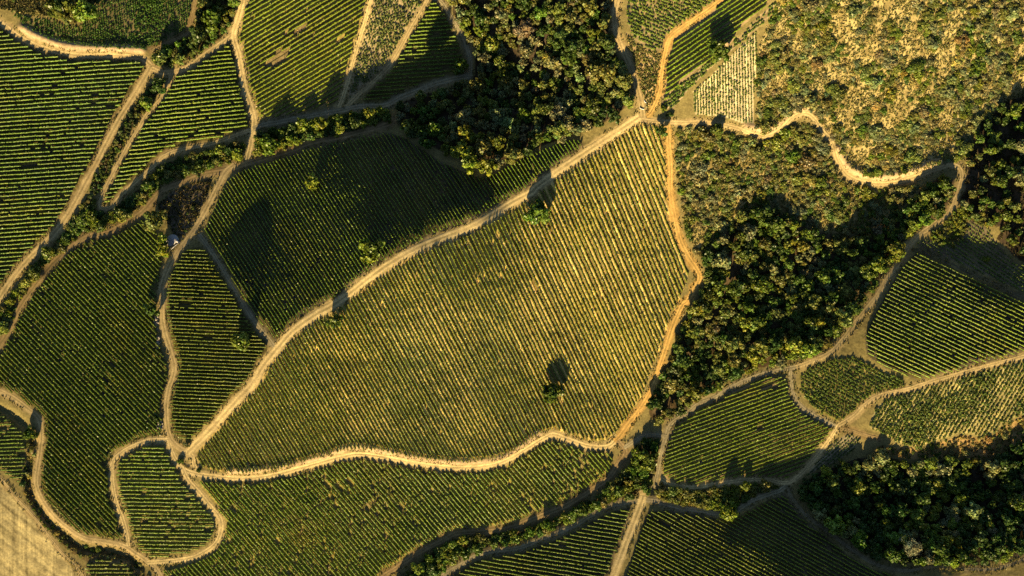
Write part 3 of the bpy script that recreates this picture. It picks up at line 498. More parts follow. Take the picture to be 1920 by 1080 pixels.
# roads: strips with ruts, ragged edges
def build_road(i, ph, w, colr, L):
    t = np.gradient(L, axis=0); t /= np.linalg.norm(t, axis=1)[:, None] + 1e-9
    n = np.c_[-t[:, 1], t[:, 0]]
    us = np.array([-1, -.78, -.55, -.36, -.12, .12, .36, .55, .78, 1.0])
    s = np.arange(len(L)) * 3.0
    wl = w / 2 * (1 + .30 * (N1.fbm(s, s * 0 + 31 * i, 18, 3) - .5)); wr = w / 2 * (1 + .30 * (N2.fbm(s, s * 0 + 57 * i, 18, 3) - .5))
    u = us[None, :]
    off = np.where(u < 0, u * wl[:, None], u * wr[:, None])
    off = off + (N3(s[:, None] + 0 * u, u * 9 + 13 * i, 5) - .5) * np.where(np.abs(u) > .9, 2.4, 0)
    x = L[:, 0, None] + n[:, 0, None] * off; y = L[:, 1, None] + n[:, 1, None] * off
    lift = .045 + .005 * (i % 9)
    V = P(x, y, lift)
    V[:, 0, 2] -= .03 + lift; V[:, -1, 2] -= .03 + lift
    rut = np.exp(-((np.abs(u) - .42) / .15) ** 2) * (.6 + .8 * N1(s[:, None], u * 0 + 77 * i, 40))
    mid = np.exp(-(u / .16) ** 2)
    tone = .66 + .50 * N2.fbm(x, y, 13, 4) + .26 * rut - .34 * mid * N3(s[:, None] + 0 * u, u * 0 + i, 30) - .16 * smoothstep(.6, 1, np.abs(u))
    c = np.array(colr)[None, None, :] * tone[..., None]
    gm = (np.maximum(mid * .55, smoothstep(.66, 1, np.abs(u)) * .75) * smoothstep(.42, .62, N1.fbm(s[:, None] + 9 * i, u * 6 + 5 * i, 22, 3)))[..., None]
    c = c * (1 - gm) + np.array((.19, .17, .06)) * gm * (.7 + .6 * N2(x, y, 5))[..., None]
    k = idx_grid(*x.shape)
    me = mesh_from('dirt_road', V.reshape(-1, 3), k, c.reshape(-1, 3), M_ROAD, True)
    link('dirt_road', me, kind='structure', label=ph, category='dirt road')
def idx_grid(a, b):
    k = np.arange(a * b).reshape(a, b)
    return np.stack([k[:-1, :-1], k[1:, :-1], k[1:, 1:], k[:-1, 1:]], -1).reshape(-1, 4)
for i, r in enumerate(roads): build_road(i, *r)

# ------------------------------------------------------------------ vines
ONES = 'zeroth first second third fourth fifth sixth seventh eighth ninth tenth eleventh twelfth thirteenth fourteenth fifteenth sixteenth seventeenth eighteenth nineteenth'.split()
TENS = {2: 'twenty', 3: 'thirty', 4: 'forty', 5: 'fifty', 6: 'sixty', 7: 'seventy', 8: 'eighty', 9: 'ninety'}
def ordinal(n):
    if n < 20: return ONES[n]
    if n >= 100: return ('hundredth' if n == 100 else 'hundred-and-' + ordinal(n - 100))
    t, o = divmod(n, 10)
    return TENS[t] + '-' + ONES[o] if o else TENS[t][:-1] + 'ieth'

def row_mesh(f, x, y, seed):
    """one hedge of vines along plan points (x, y): shell of leaves with tufts"""
    r = np.random.default_rng(seed)
    n = len(x)
    Pw = P(x, y)
    t = np.gradient(Pw[:, :2], axis=0); t /= np.linalg.norm(t, axis=1)[:, None] + 1e-9
    nn = np.c_[-t[:, 1], t[:, 0], np.zeros(n)]
    wob = (N3(x, y, 16) - .5) * .35
    al = x + 1.3 * y; kk = np.full(n, (seed % 977) * 40.0)
    vig = np.clip(.70 + .35 * N1.fbm(x, y, 80, 3) + .3 * N1.fbm(kk, al, 30, 3) + .25 * (r.random(n) - .5), .55, 1.3)
    gap = (N2.fbm(kk, al, 14, 2) + .28 * (N2.fbm(x, y, 60, 2) - .5) > .90 - f['gap'] * 1.2) | (r.random(n) < f['gap'] * .15)
    w = .82 * f['w'] * vig * (.88 + .24 * r.random(n)); h = f['h'] * (.85 + .15 * vig) * (.93 + .14 * r.random(n))
    w = np.where(gap, .05, w); h = np.where(gap, .28, h)
    prof = [(-.55, .28), (-1.0, .60), (-.62, .95), (.10, 1.05), (.70, .92), (1.0, .58), (.5, .28)]
    K = len(prof)
    V = np.empty((n, K, 3))
    for k, (a, b) in enumerate(prof):
        V[:, k] = Pw + nn * ((wob + w * a * (.75 + .5 * r.random(n)))[:, None]); V[:, k, 2] += h * b * (.9 + .2 * r.random(n))
    F = idx_grid(n, K)
    yel = smoothstep(.50, .72, .5 * N1.fbm(x + 900, y + 300, 90, 3) + .5 * N3.fbm(kk, al, 60, 3) + .12 * (r.random(n) - .5))
    dry = f.get('dry', .35)
    c0 = np.array(f['vc'])
    cc = c0 * (.80 + .40 * r.random(n))[:, None] * (.80 + .4 * N2.fbm(x, y, 120, 2))[:, None]
    cc = cc * (1 - dry * yel[:, None]) + np.array((.25, .225, .022)) * dry * yel[:, None]
    cc = np.where(gap[:, None], np.array((.12, .095, .04)), cc)
    col = np.repeat(cc[:, None, :], K, 1) * (.8 + .4 * r.random((n, K)))[..., None]
    # tufts
    sel = np.nonzero(~gap)[0]; sel = np.repeat(sel, 2); mt = len(sel)
    if mt:
        ctr = Pw[sel] + nn[sel] * ((r.random(mt) - .5) * 2.1 * w[sel] + wob[sel])[:, None]; ctr[:, 2] += h[sel] * (.65 + .5 * r.random(mt))
        a = r.normal(size=(mt, 3)); a /= np.linalg.norm(a, axis=1)[:, None]; b = np.cross(a, r.normal(size=(mt, 3))); b /= np.linalg.norm(b, axis=1)[:, None] + 1e-9
        sz = (.16 + .16 * r.random(mt))[:, None]; a = a * sz; b = b * sz
        TV = np.stack([ctr - a - b, ctr + a - b, ctr + a + b, ctr - a + b], 1).reshape(-1, 3)
        TF = np.arange(mt * 4).reshape(-1, 4) + n * K
        V2 = np.vstack([V.reshape(-1, 3), TV]); F2 = np.vstack([F, TF]); C2 = np.vstack([col.reshape(-1, 3), np.repeat(cc[sel] * (.8 + .6 * r.random(mt))[:, None], 4, 0)])
    else: V2, F2, C2 = V.reshape(-1, 3), F, col.reshape(-1, 3)
    return V2, F2, C2

def road_clear(x, y): return bil(np.minimum(RD, 60), GX[0], GY[0], GST, x, y)
SOLO_XY = np.array([(s[0], s[1], s[2]) for s in SOLO if s[2] >= 13])
allrows = []
for i, f in enumerate(FIELDS):
    if f['st'] != 'row': continue
    g = f['g']; poly = np.array(f['poly'], float)
    corners = rowcoord(g, poly[:, 0], poly[:, 1])
    ds = 1.8; rows = []
    for k in range(int(math.floor(corners.min())), int(math.ceil(corners.max())) + 1):
        if g[0] == 'fan':
            ys = np.arange(poly[:, 1].min(), poly[:, 1].max(), ds * .87)
            a = np.interp(ys, g[1], g[2]); b = np.interp(ys, g[1], g[3]); xs = a + (b - a) * k / g[4]
        else:
            sl, sp = g[1], g[2]; n = math.hypot(1, sl)
            L = np.arange(-2400, 2400, ds); nxv, nyv = -sl / n, 1 / n
            xs = nxv * k * sp + L / n; ys = nyv * k * sp + L * sl / n
            m = (xs > poly[:, 0].min()) & (xs < poly[:, 0].max()) & (ys > poly[:, 1].min()) & (ys < poly[:, 1].max())
            xs, ys = xs[m], ys[m]
        if len(xs) < 8: continue
        mrg = f['mar'] + 7 * (N2(xs, ys, 7) - .5)
        ok = inside(xs, ys, f['poly']) & (road_clear(xs, ys) > mrg)
        for sx_, sy_, sr in SOLO_XY: ok &= ~(np.hypot(xs - sx_, ys - sy_) < sr * .45)
        e = np.flatnonzero(np.diff(np.r_[0, ok.astype(int), 0]))
        runs = [(a, b) for a, b in zip(e[::2], e[1::2]) if b - a >= 6]
        # bridge small gaps so a row stays one thing
        mer = []
        for a, b in runs:
            if mer and a - mer[-1][1] < 10: mer[-1] = (mer[-1][0], b)
            else: mer.append((a, b))
        for a, b in mer:
            x, y = xs[a:b], ys[a:b]; keep = np.ones(b - a, bool)
            vis = ((x > 0) & (x < W) & (y > 0) & (y < H)).sum() * ds
            rows.append([k, x[keep], y[keep], vis])
    ks = sorted(set(r[0] for r in rows if r[3] > 12), reverse=bool(f.get('rev')))
    for r in rows: allrows.append((i, (ks.index(r[0]) + 1) if r[0] in ks else 0, r))
allrows.sort(key=lambda t: -t[2][3])
rest = ([], [], []); nrest = 0; seen = {}
nind = 0
for j, (i, o, (k, x, y, vis)) in enumerate(allrows):
    f = FIELDS[i]
    V_, F_, C_ = row_mesh(f, x, y, 1000 + j)
    if not len(F_): continue
    if nind < 300 and vis > 0:
        lab = f"{ordinal(o)} vine row {f['lb']}"
        if lab in seen: lab = lab.replace('vine row', 'broken-off shorter vine row')
        seen[lab] = 1
        me = mesh_from('vine_row', V_, F_, C_, M_VINE)
        link('vine_row', me, label=lab, category='vine row', group='trellised vine rows'); nind += 1
    else:
        rest[0].append(V_); rest[1].append(F_ + nrest); rest[2].append(C_); nrest += len(V_)
me = mesh_from('vine_rows', np.vstack(rest[0]), np.vstack(rest[1]), np.vstack(rest[2]), M_VINE)
link('vine_rows', me, kind='stuff', label='the shorter green vine rows filling the smaller blocks', category='vine rows')
print('rows', nind, len(allrows))

# ------------------------------------------------------------------ leaf clusters (trees, shrubs, bush vines)
def cluster(seed, R, Ht, base, nclump, nleaf, leaf, crad=(.30, .42), flat=1.0, bare=False):
    """crown: clumps spread over a dome, each a burst of leaf faces round a lumpy core"""
    r = np.random.default_rng(seed)
    V = []; Fq = []; Cc = []; nv = 0
    ga = math.pi * (3 - math.sqrt(5)); lob = r.random(3) * 6.283; la = .10 + .16 * r.random(3)
    for c in range(nclump):
        t = (c + .5) / nclump; rad = R * math.sqrt(t) * (.62 + .26 * r.random()); an = c * ga + r.normal() * .45
        rad *= 1 + la[0] * math.cos(2 * an + lob[0]) + la[1] * math.cos(3 * an + lob[1])
        cr = R * (crad[0] + (crad[1] - crad[0]) * r.random() ** 1.6)
        top = base + (Ht - base) * math.sqrt(max(.04, 1 - (rad / R) ** 2 * .80)) - cr * flat
        cx, cy, cz = rad * math.cos(an), rad * math.sin(an), max(base * .6 + cr * .3, top * (.80 + .26 * r.random()))
        tone = .70 + .62 * r.random(); warm = r.normal() * .09
        # inner core added to block light, coloured darker as shade inside the clump
        m, k = 4, 7
        th = np.linspace(.12, math.pi * .86, m); p = np.linspace(0, 2 * math.pi, k, endpoint=False)
        g = np.array([[(math.sin(a) * math.cos(b), math.sin(a) * math.sin(b), math.cos(a)) for b in p] for a in th]).reshape(-1, 3)
        g = g * cr * .80 * (.72 + .5 * r.random(len(g)))[:, None] * np.array((1, 1, flat)) + (cx, cy, cz)
        if not bare:
            kk = np.arange(m * k).reshape(m, k)
            Fq.append(np.stack([kk[:-1], kk[1:], np.roll(kk[1:], -1, 1), np.roll(kk[:-1], -1, 1)], -1).reshape(-1, 4) + nv)
            V.append(g); Cc.append(np.full((len(g), 3), tone * .8) * (.8 + .4 * r.random((len(g), 1)))); nv += len(g)
        n = nleaf
        d = r.normal(size=(n, 3)); d[:, 2] = np.abs(d[:, 2]) * .9 - .25; d /= np.linalg.norm(d, axis=1)[:, None]
        rr = cr * (.62 + .62 * r.random(n) ** 1.3)
        ctr = d * rr[:, None] * np.array((1, 1, flat)) + (cx, cy, cz)
        nrm = d + r.normal(size=(n, 3)) * .55; nrm /= np.linalg.norm(nrm, axis=1)[:, None]
        a = np.cross(nrm, r.normal(size=(n, 3))); a /= np.linalg.norm(a, axis=1)[:, None] + 1e-9; b = np.cross(nrm, a)
        sz = leaf * (.55 + .7 * r.random(n))[:, None]
        a = a * sz * (.25 if bare else 1); b = b * sz * (2.2 if bare else .75)
        bend = nrm * sz * .35 * (r.random((n, 1)) - .5)
        q = np.stack([ctr - a - b + bend, ctr + a * .7 - b * .8 - bend, ctr + a + b + bend, ctr - a * .8 + b - bend], 1).reshape(-1, 3)
        V.append(q); Fq.append(np.arange(n * 4).reshape(-1, 4) + nv); nv += n * 4
        sh = tone * (.75 + .5 * r.random((n, 1))); lc = np.hstack([sh * (1 + warm + .10 * r.normal(size=(n, 1))), sh, sh * (1 - warm)])
        Cc.append(np.repeat(np.clip(lc, .2, 2), 4, 0))
    return np.vstack(V), np.vstack(Fq), np.vstack(Cc)
def limb_tube(p0, p1, r0, r1, k=6, bend=0.0):
    p0, p1 = np.array(p0, float), np.array(p1, float)
    ts = np.linspace(0, 1, 4); out = []
    ax = p1 - p0; ax = ax / np.linalg.norm(ax); s = np.cross(ax, (0.3, 1, .2)); s /= np.linalg.norm(s); q = np.cross(ax, s)
    for t in ts:
        c = p0 + (p1 - p0) * t + s * bend * math.sin(t * math.pi)
        rr = r0 + (r1 - r0) * t
        out.append([c + rr * (s * math.cos(a) + q * math.sin(a)) for a in np.linspace(0, 2 * math.pi, k, endpoint=False)])
    V = np.array(out); kk = np.arange(4 * k).reshape(4, k)
    F = np.stack([kk[:-1], kk[1:], np.roll(kk[1:], -1, 1), np.roll(kk[:-1], -1, 1)], -1).reshape(-1, 4)
    return V.reshape(-1, 3), F
def trunk_mesh(seed, R, Ht):
    r = np.random.default_rng(seed); VS, FS, n = [], [], 0
    def add(v, f):
        nonlocal n
        VS.append(v); FS.append(f + n); n += len(v)
    fork = Ht * (.30 + .1 * r.random())
    add(*limb_tube((0, 0, -.5), (.12 * R * r.normal(), .12 * R * r.normal(), fork), .085 * R, .058 * R, 8, .04 * R))
    for k in range(6):
        a = k * 1.05 + r.random(); e = R * (.35 + .35 * r.random())
        add(*limb_tube((0, 0, fork * (.75 + .25 * r.random())), (e * math.cos(a), e * math.sin(a), Ht * (.55 + .25 * r.random())), .045 * R, .014 * R, 5, .08 * R))
    return np.vstack(VS), np.vstack(FS)
# prototypes at radius 1 m (scaled per tree)
NT = 8
CR = [cluster(50 + k, 1.0, 1.25, .42, 13 + 3 * (k % 3), 66, .112, (.20, .48)) for k in range(NT)]
CR_ME = [mesh_from('crown', *c, M_LEAF) for c in CR]
CR_LO = [cluster(90 + k, 1.0, 1.25, .42, 13, 44, .13, (.22, .46)) for k in range(NT)]
BARE = cluster(140, 1.0, 1.0, .35, 26, 40, .055, (.24, .34), bare=True); BARE_ME = mesh_from('crown', *BARE, M_LEAF)
TR = [trunk_mesh(70 + k, 1.0, 1.25) for k in range(NT)]; TR_ME = [mesh_from('trunk', *t, None, M_BARK, True) for t in TR]
SH = [cluster(200 + k, 1.0, .82, .06, 8 + k % 4, 52, .115, (.22, .52), .8) for k in range(NT)]
SH_ME = [mesh_from('shrub', *s, M_LEAF) for s in SH]
BU = [cluster(300 + k, 1.0, 1.5, .25, 3, 16, .34, (.48, .62), .9) for k in range(NT)]
BU_ME = [mesh_from('bush_vine', *b, M_VINE) for b in BU]

def rot2(V, a, s, sz):
    c, n = math.cos(a), math.sin(a)
    return np.c_[(V[:, 0] * c - V[:, 1] * n) * s, (V[:, 0] * n + V[:, 1] * c) * s, V[:, 2] * sz]

# ---- scatter
class Hash:
    def __init__(s, cell): s.c = cell; s.d = {}
    def near(s, x, y, r):
        k = int(math.ceil(r / s.c)) + 1; a, b = int(x // s.c), int(y // s.c)
        for i in range(a - k, a + k + 1):
            for j in range(b - k, b + k + 1):
                for q in s.d.get((i, j), ()):
                    if (q[0] - x) ** 2 + (q[1] - y) ** 2 < (min(r, q[2])) ** 2 if False else (q[0] - x) ** 2 + (q[1] - y) ** 2 < ((r + q[2]) / 2) ** 2: return True
        return False
    def add(s, x, y, r): s.d.setdefault((int(x // s.c), int(y // s.c)), []).append((x, y, r))
hsh = Hash(20); plants = []     # kind, x, y, radius(m), height, colour name, wood index or -1, label
for x, y, rp, cn, lab in SOLO:
    r = rp * S; hf = 1.0 if rp > 9 else .9
    plants.append(dict(kind='tree' if rp > 9 else 'shrub', x=x, y=y, r=r, h=r * hf * 1.6 if rp > 9 else r * 1.1, cn=cn, w=-1, lab=lab)); hsh.add(x, y, rp * 1.5)
for wi, wd in enumerate(WOODS):
    poly = wd['poly']; a = np.array(poly); lo, hi = a.min(0), a.max(0)
    names = [c for c, _ in wd['cw']]; wts = np.array([q for _, q in wd['cw']], float); wts /= wts.sum()
    X = rng.uniform(lo[0], hi[0], 26000); Y = rng.uniform(lo[1], hi[1], 26000)
    ok = inside(X, Y, poly); X, Y = X[ok], Y[ok]; cl = road_clear(X, Y); dn = N2.fbm(X * 1.5 + Y * .55, Y * .7 - X * .2, 42, 3); tone = N3.fbm(X + 300, Y, 70, 2)
    cnt = 0
    for x, y, c_, d_, tn in zip(X, Y, cl, dn, tone):
        if cnt >= wd['n']: break
        if 'dens' in wd and d_ > .30 + .45 * wd['dens']: continue
        u = rng.random() ** 2.0; r = wd['r'][0] + (wd['r'][1] * 1.12 - wd['r'][0]) * u; rp = r / S
        if c_ < rp * .42: continue
        if hsh.near(x, y, wd['sp'] * (.55 + .75 * u)): continue
        # colour follows patches
        k = rng.choice(len(names), p=wts) if rng.random() < .45 else int(np.searchsorted(np.cumsum(wts), np.clip((tn - .25) * 2, 0, .999)))
        k = min(k, len(names) - 1)
        kind = wd['kind']
        if kind == 'shrub' and r > 3.4 and rng.random() < .5 and wd['hf'] > .7: kind = 'tree'
        plants.append(dict(kind=kind, x=x, y=y, r=r, h=r * (wd['hf'] if kind == wd['kind'] else 1.0) * (1.35 if kind == 'tree' else 1.0) * ((.68 + .62 * rng.random()) if kind == 'tree' else (.8 + .4 * rng.random())), cn=names[k], w=wi, lab=None))
        hsh.add(x, y, wd['sp'] * (.55 + .75 * u)); cnt += 1
LAND = [  # landmarks used to tell plants apart
 (1160,30,'the top of the road beside the upper wood'),(1185,140,'the bend of the road beside the upper wood'),(1180,215,'the main road junction'),(880,60,'the short track by the small triangle'),(885,140,'the foot of the small triangle'),(742,215,'the western corner of the upper wood'),(800,250,'the shaded field corner under the upper wood'),(880,310,'the lowest point of the upper wood'),(1060,265,'the end of the thin row strip'),(1000,150,'the middle of the upper wood'),(960,20,'the top edge above the upper wood'),(1060,60,'the upper middle of the upper wood'),(860,210,'the dark hollow of the upper wood'),
 (1430,130,'the chalky pale block'),(1430,30,'the top of the bright slanting rows'),(1440,255,'the first bend of the hillside track'),(1515,213,'the hump of the hillside track'),(1565,285,'the steep dip of the hillside track'),(1645,345,'the lowest sweep of the hillside track'),(1730,325,'the long curve of the hillside track'),(1800,320,'the hairpin of the hillside track'),(1600,60,'the upper middle of the golden hillside'),(1700,60,'the top edge of the golden hillside'),(1650,180,'the centre of the golden hillside'),(1780,180,'the eastern part of the golden hillside'),(1880,60,'the top eastern frame corner'),(1540,120,'the western part of the golden hillside'),
 (1880,300,'the middle of the eastern edge wood'),(1900,440,'the lower end of the eastern edge wood'),(1785,395,'the shaded stretch below the hairpin'),(1690,465,'the place where track and thin rows meet'),(1620,580,'the straight descent of the track'),(1550,665,'the foot of the straight descent'),
 (1270,330,'the top stretch of the orange road'),(1300,480,'the elbow of the orange road'),(1285,600,'the middle of the orange road'),(1235,720,'the lower stretch of the orange road'),(1380,330,'the middle of the scrubby slope'),(1480,340,'the eastern part of the scrubby slope'),(1400,470,'the upper part of the eastern wood'),(1500,500,'the heart of the eastern wood'),(1600,480,'the dark gully of the eastern wood'),(1400,580,'the western heart of the eastern wood'),(1480,620,'the lower heart of the eastern wood'),(1370,690,'the lower rim of the eastern wood'),(1290,760,'the southern tip of the eastern wood'),
 (1560,900,'the western tip of the lower wood'),(1650,840,'the end of the short shaded path'),(1740,850,'the upper rim of the lower wood'),(1880,820,'the upper eastern side of the lower wood'),(1660,930,'the western half of the lower wood'),(1760,930,'the centre of the lower wood'),(1870,930,'the eastern half of the lower wood'),(1600,1010,'the grey track corner'),(1720,1040,'the lower rim of the lower wood'),(1850,1040,'the bottom eastern frame corner'),
 (300,100,'the western end of the bushy hedge'),(400,20,'the top end of the bushy hedge'),(300,160,'the tip of the hedge sliver'),(240,260,'the middle of the hedge sliver'),(190,370,'the hairpin of the looping track'),(300,340,'the belt under the upper triangle'),(420,285,'the end of the belt near the crossroads'),(130,450,'the hedge beside the western road'),(40,550,'the hedge near the western frame edge'),(500,270,'the western end of the field belt'),(620,235,'the middle of the field belt'),(715,218,'the eastern end of the field belt'),
 (1210,840,'the creek crossing'),(1150,930,'the bend of the creek'),(1040,985,'the middle of the creek trees'),(900,1025,'the lower creek trees'),(790,1070,'the bottom end of the creek trees'),(1300,930,'the middle of the bush strip'),(1420,920,'the eastern end of the bush strip'),(58,850,'the upper ditch bend'),(80,970,'the ditch beside the stubble field'),(200,1040,'the lower ditch'),(90,15,'the grassy top corner'),(345,390,'the fallow patch'),(1215,150,'the dry bank by the upper junction'),(1850,815,'the dry scrub above the lower wood'),(1775,450,'the yellow thicket')]
LA = np.array([(a, b) for a, b, _ in LAND], float)
grp = {}
for p in plants:
    if p['lab']: continue
    d = np.hypot(LA[:, 0] - p['x'], LA[:, 1] - p['y']); k = int(d.argmin())
    grp.setdefault((p['kind'], k, p['cn']), []).append((d[k], id(p), p))
noun = {'tree': 'tree', 'shrub': 'shrub'}
for (kind, k, cn), L in grp.items():
    L.sort(key=lambda t: t[0])
    for n, (_, _, p) in enumerate(L):
        p['lab'] = f"{cn} {noun[kind]} {'' if n == 0 else ordinal(n + 1) + ' '}nearest to {LAND[k][2]}"
vis = lambda p: -3 < p['x'] < W + 3 and -3 < p['y'] < H + 3
for kind in ('tree', 'shrub'):
    L = sorted([p for p in plants if p['kind'] == kind], key=lambda p: (not (p['w'] == -1), not vis(p), -p['r']))
    for n, p in enumerate(L): p['ind'] = n < 300 and vis(p)
    print(kind, len(L), sum(vis(p) for p in L))
stuff = {'tree': [[], [], [], 0], 'shrub': [[], [], [], 0]}; tstuff = [[], [], 0]
for n, p in enumerate(plants):
    k = n % NT; a = rng.random() * 6.283; r, h = p['r'], p['h']; kind = p['kind']
    lean = .55 * h / HC                         # crown centre, not the foot, is what was traced
    bx = W / 2 + (p['x'] - W / 2) * (1 - lean); by = H / 2 + (p['y'] - H / 2) * (1 - lean)
    base = P(bx, by); sz = h / (1.25 if kind == 'tree' else .82)
    c = np.array(PAL[p['cn']]) * (.80 + .42 * rng.random()); c = c * (1 + .08 * rng.normal(size=3))
    col = tuple(np.clip(c, .005, 1)) + (1,)
    bare = p['cn'] == 'bare grey-brown'
    if p['ind']:
        G = {'tree': 'trees of the woods and hedges', 'shrub': 'shrubs of the slopes and hedges'}[kind]
        if kind == 'tree':
            e = link('tree', None, loc=base, label=p['lab'], category='tree', group=G)
            for nm, me in (('trunk', TR_ME[k]), ('crown', BARE_ME if bare else CR_ME[k])):
                o = link(nm, me, e); o.scale = (r, r, sz); o.rotation_euler = (0, 0, a)
                if nm == 'crown': o.color = col
        else:
            o = link('shrub', BARE_ME if bare else SH_ME[k], loc=base, label=p['lab'], category='shrub', group=G); o.scale = (r, r, sz); o.rotation_euler = (0, 0, a); o.color = col
    else:
        v, f, cc = (BARE if bare else CR_LO[k]) if kind == 'tree' else SH[k]
        s = stuff[kind]
        s[0].append(rot2(v, a, r, sz) + base); s[1].append(f + s[3]); s[2].append(cc * c); s[3] += len(v)
        if kind == 'tree':
            tv, tf = TR[k]; s[0].append(rot2(tv, a, r, sz) + base); s[1].append(tf + s[3]); s[2].append(np.full((len(tv), 3), .07)); s[3] += len(tv)
for kind, nm, lab in (('tree', 'woodland', 'smaller trees filling the gaps of the woods'), ('shrub', 'scrub', 'small olive and brown shrubs scattered over the dry slopes')):
    s = stuff[kind]
    if s[0]: link(nm, mesh_from(nm, np.vstack(s[0]), np.vstack(s[1]), np.vstack(s[2]), M_LEAF), kind='stuff', label=lab, category=nm)

# undergrowth: low tufts of dry grass and weeds on slopes, verges and hedge floors
def tufts(name, lab, polys, n, cols, hmin, hmax, road=2.0):
    VS, CS, m = [], [], 0
    r = np.random.default_rng(len(name))
    for poly, cnt in polys:
        a = np.array(poly); x = r.uniform(a[:, 0].min(), a[:, 0].max(), cnt); y = r.uniform(a[:, 1].min(), a[:, 1].max(), cnt)
        ok = inside(x, y, poly) & (road_clear(x, y) > road) & (x > -M0) & (x < W + M0) & (y > -M0) & (y < H + M0)
        x, y = x[ok], y[ok]; k = 5
        x = np.repeat(x, k) + r.normal(size=len(x) * k) * 1.0; y = np.repeat(y, k) + r.normal(size=len(y) * k) * 1.0
        h = hmin + (hmax - hmin) * r.random(len(x)); b = P(x, y, -.05)
        an = r.random(len(x)) * 6.283; w = .22 + .3 * r.random(len(x))
        dx = np.c_[np.cos(an) * w, np.sin(an) * w, 0 * w]; ln = r.normal(size=(len(x), 3)) * .25; ln[:, 2] = h
        q = np.stack([b - dx, b + dx, b + dx * .7 + ln, b - dx * .7 + ln], 1).reshape(-1, 3)
        c = np.array(cols)[r.integers(0, len(cols), len(x))] * (.7 + .6 * r.random((len(x), 1)))
        VS.append(q); CS.append(np.repeat(c, 4, 0))
    V = np.vstack(VS); link(name, mesh_from(name, V, np.arange(len(V)).reshape(-1, 4), np.vstack(CS), M_LEAF), kind='stuff', label=lab, category=name.replace('_', ' '))
wp = {w['k']: w['poly'] for w in WOODS}
def verge():
    r = np.random.default_rng(5); VS, CS = [], []
    for ph, w, colr, L in roads:
        n = len(L) * 5; i = r.integers(0, len(L), n); t = np.gradient(L, axis=0)[i]; t /= np.linalg.norm(t, axis=1)[:, None] + 1e-9
        o = (w / 2 + r.normal(size=n) * 2.2 + .6) * r.choice([-1, 1], n)
        x = L[i, 0] - t[:, 1] * o + r.normal(size=n); y = L[i, 1] + t[:, 0] * o + r.normal(size=n)
        ok = (road_clear(x, y) > -1.6) & (N1.fbm(x, y, 26, 3) > .44) & (x > -M0) & (x < W + M0) & (y > -M0) & (y < H + M0)
        x, y = np.repeat(x[ok], 3) + r.normal(size=ok.sum() * 3) * .6, np.repeat(y[ok], 3) + r.normal(size=ok.sum() * 3) * .6
        h = .2 + .5 * r.random(len(x)) ** 2; b = P(x, y, -.03); an = r.random(len(x)) * 6.283; wd_ = .16 + .22 * r.random(len(x))
        dx = np.c_[np.cos(an) * wd_, np.sin(an) * wd_, 0 * wd_]; ln = r.normal(size=(len(x), 3)) * .15; ln[:, 2] = h
        VS.append(np.stack([b - dx, b + dx, b + dx * .7 + ln, b - dx * .7 + ln], 1).reshape(-1, 3))
        c = np.array([(.20, .19, .05), (.34, .28, .10), (.13, .15, .03), (.27, .21, .08)])[r.integers(0, 4, len(x))] * (.7 + .6 * r.random((len(x), 1)))
        CS.append(np.repeat(c, 4, 0))
    V = np.vstack(VS); link('verge_grass', mesh_from('verge_grass', V, np.arange(len(V)).reshape(-1, 4), np.vstack(CS), M_LEAF), kind='stuff', label='ragged dry grass and weeds along the track edges', category='verge grass')
verge()
tufts('dry_grass', 'tufts of golden dry grass on the open slopes', [(wp['w_slope'], 16000), (wp['w_scrub'], 9000), (wp['h_bank'], 900), (wp['h_lowband'], 1500), (wp['h_corner'], 1500), (wp['h_ditch'], 1800), (wp['h_creek_east'], 900)], 0, [(.40,.33,.12), (.30,.26,.08), (.21,.21,.05), (.16,.18,.04), (.12,.12,.035)], .25, .8)
tufts('undergrowth', 'low dark weeds and brush on the wood floors and hedges', [(w['poly'], 2600) for w in WOODS if w['kind'] == 'tree'] + [(wp['h_west'], 2500), (wp['h_fallow'], 900), (wp['h_sliver'], 900)], 0, [(.07,.075,.025), (.11,.10,.03), (.16,.12,.045), (.05,.06,.02)], .3, 1.0)
tufts('weeds', 'weeds and dry straw between the vine rows', [(f['poly'], int(1.0 * (np.ptp(np.array(f['poly'])[:, 0]) * np.ptp(np.array(f['poly'])[:, 1])) / 60)) for f in FIELDS if f['k'] in ('f_low', 'f_gold', 'f_loop', 'f_left', 'f_west', 'f_top', 'f_ditch', 'f_slant')], 0, [(.24,.19,.06), (.14,.13,.03), (.33,.24,.10), (.10,.11,.025)], .10, .30, 3.0)

# ------------------------------------------------------------------ bush vines: single plants in ranks
bl = []
for i, f in enumerate(FIELDS):
    if f['st'] != 'bush': continue
    g = f['g']; sl, sp = g[1], g[2]; n = math.hypot(1, sl); poly = np.array(f['poly'], float)
    q = rowcoord(g, poly[:, 0], poly[:, 1]); ranks = []
    for k in range(int(q.min()), int(q.max()) + 2):
        L = np.arange(-2400, 2400, f['step']) + (k % 2) * f['step'] * .4
        xs = -sl / n * k * sp + L / n; ys = 1 / n * k * sp + L * sl / n
        j = f.get('jit', .7)
        xs = xs + rng.normal(size=len(xs)) * .45 * j; ys = ys + rng.normal(size=len(ys)) * .45 * j
        ok = inside(xs, ys, f['poly']); xs, ys = xs[ok], ys[ok]
        if not len(xs): continue
        ok = (road_clear(xs, ys) > 3) & (rng.random(len(xs)) > f['gap'] * (.4 + 2.4 * smoothstep(.5, .7, N2.fbm(xs, ys, 30, 3))))
        xs, ys = xs[ok], ys[ok]
        if len(xs): ranks.append(sorted(zip(xs, ys), key=lambda t: (t[1], t[0])))
    if abs(sl) > 1.2: ranks.sort(key=lambda r_: np.mean([t[0] for t in r_]))
    else: ranks.sort(key=lambda r_: np.mean([t[1] for t in r_]))
    for ri, rk in enumerate(ranks):
        for pi, (x, y) in enumerate(rk): bl.append((f, ri, pi, x, y, abs(sl) > 1.2))
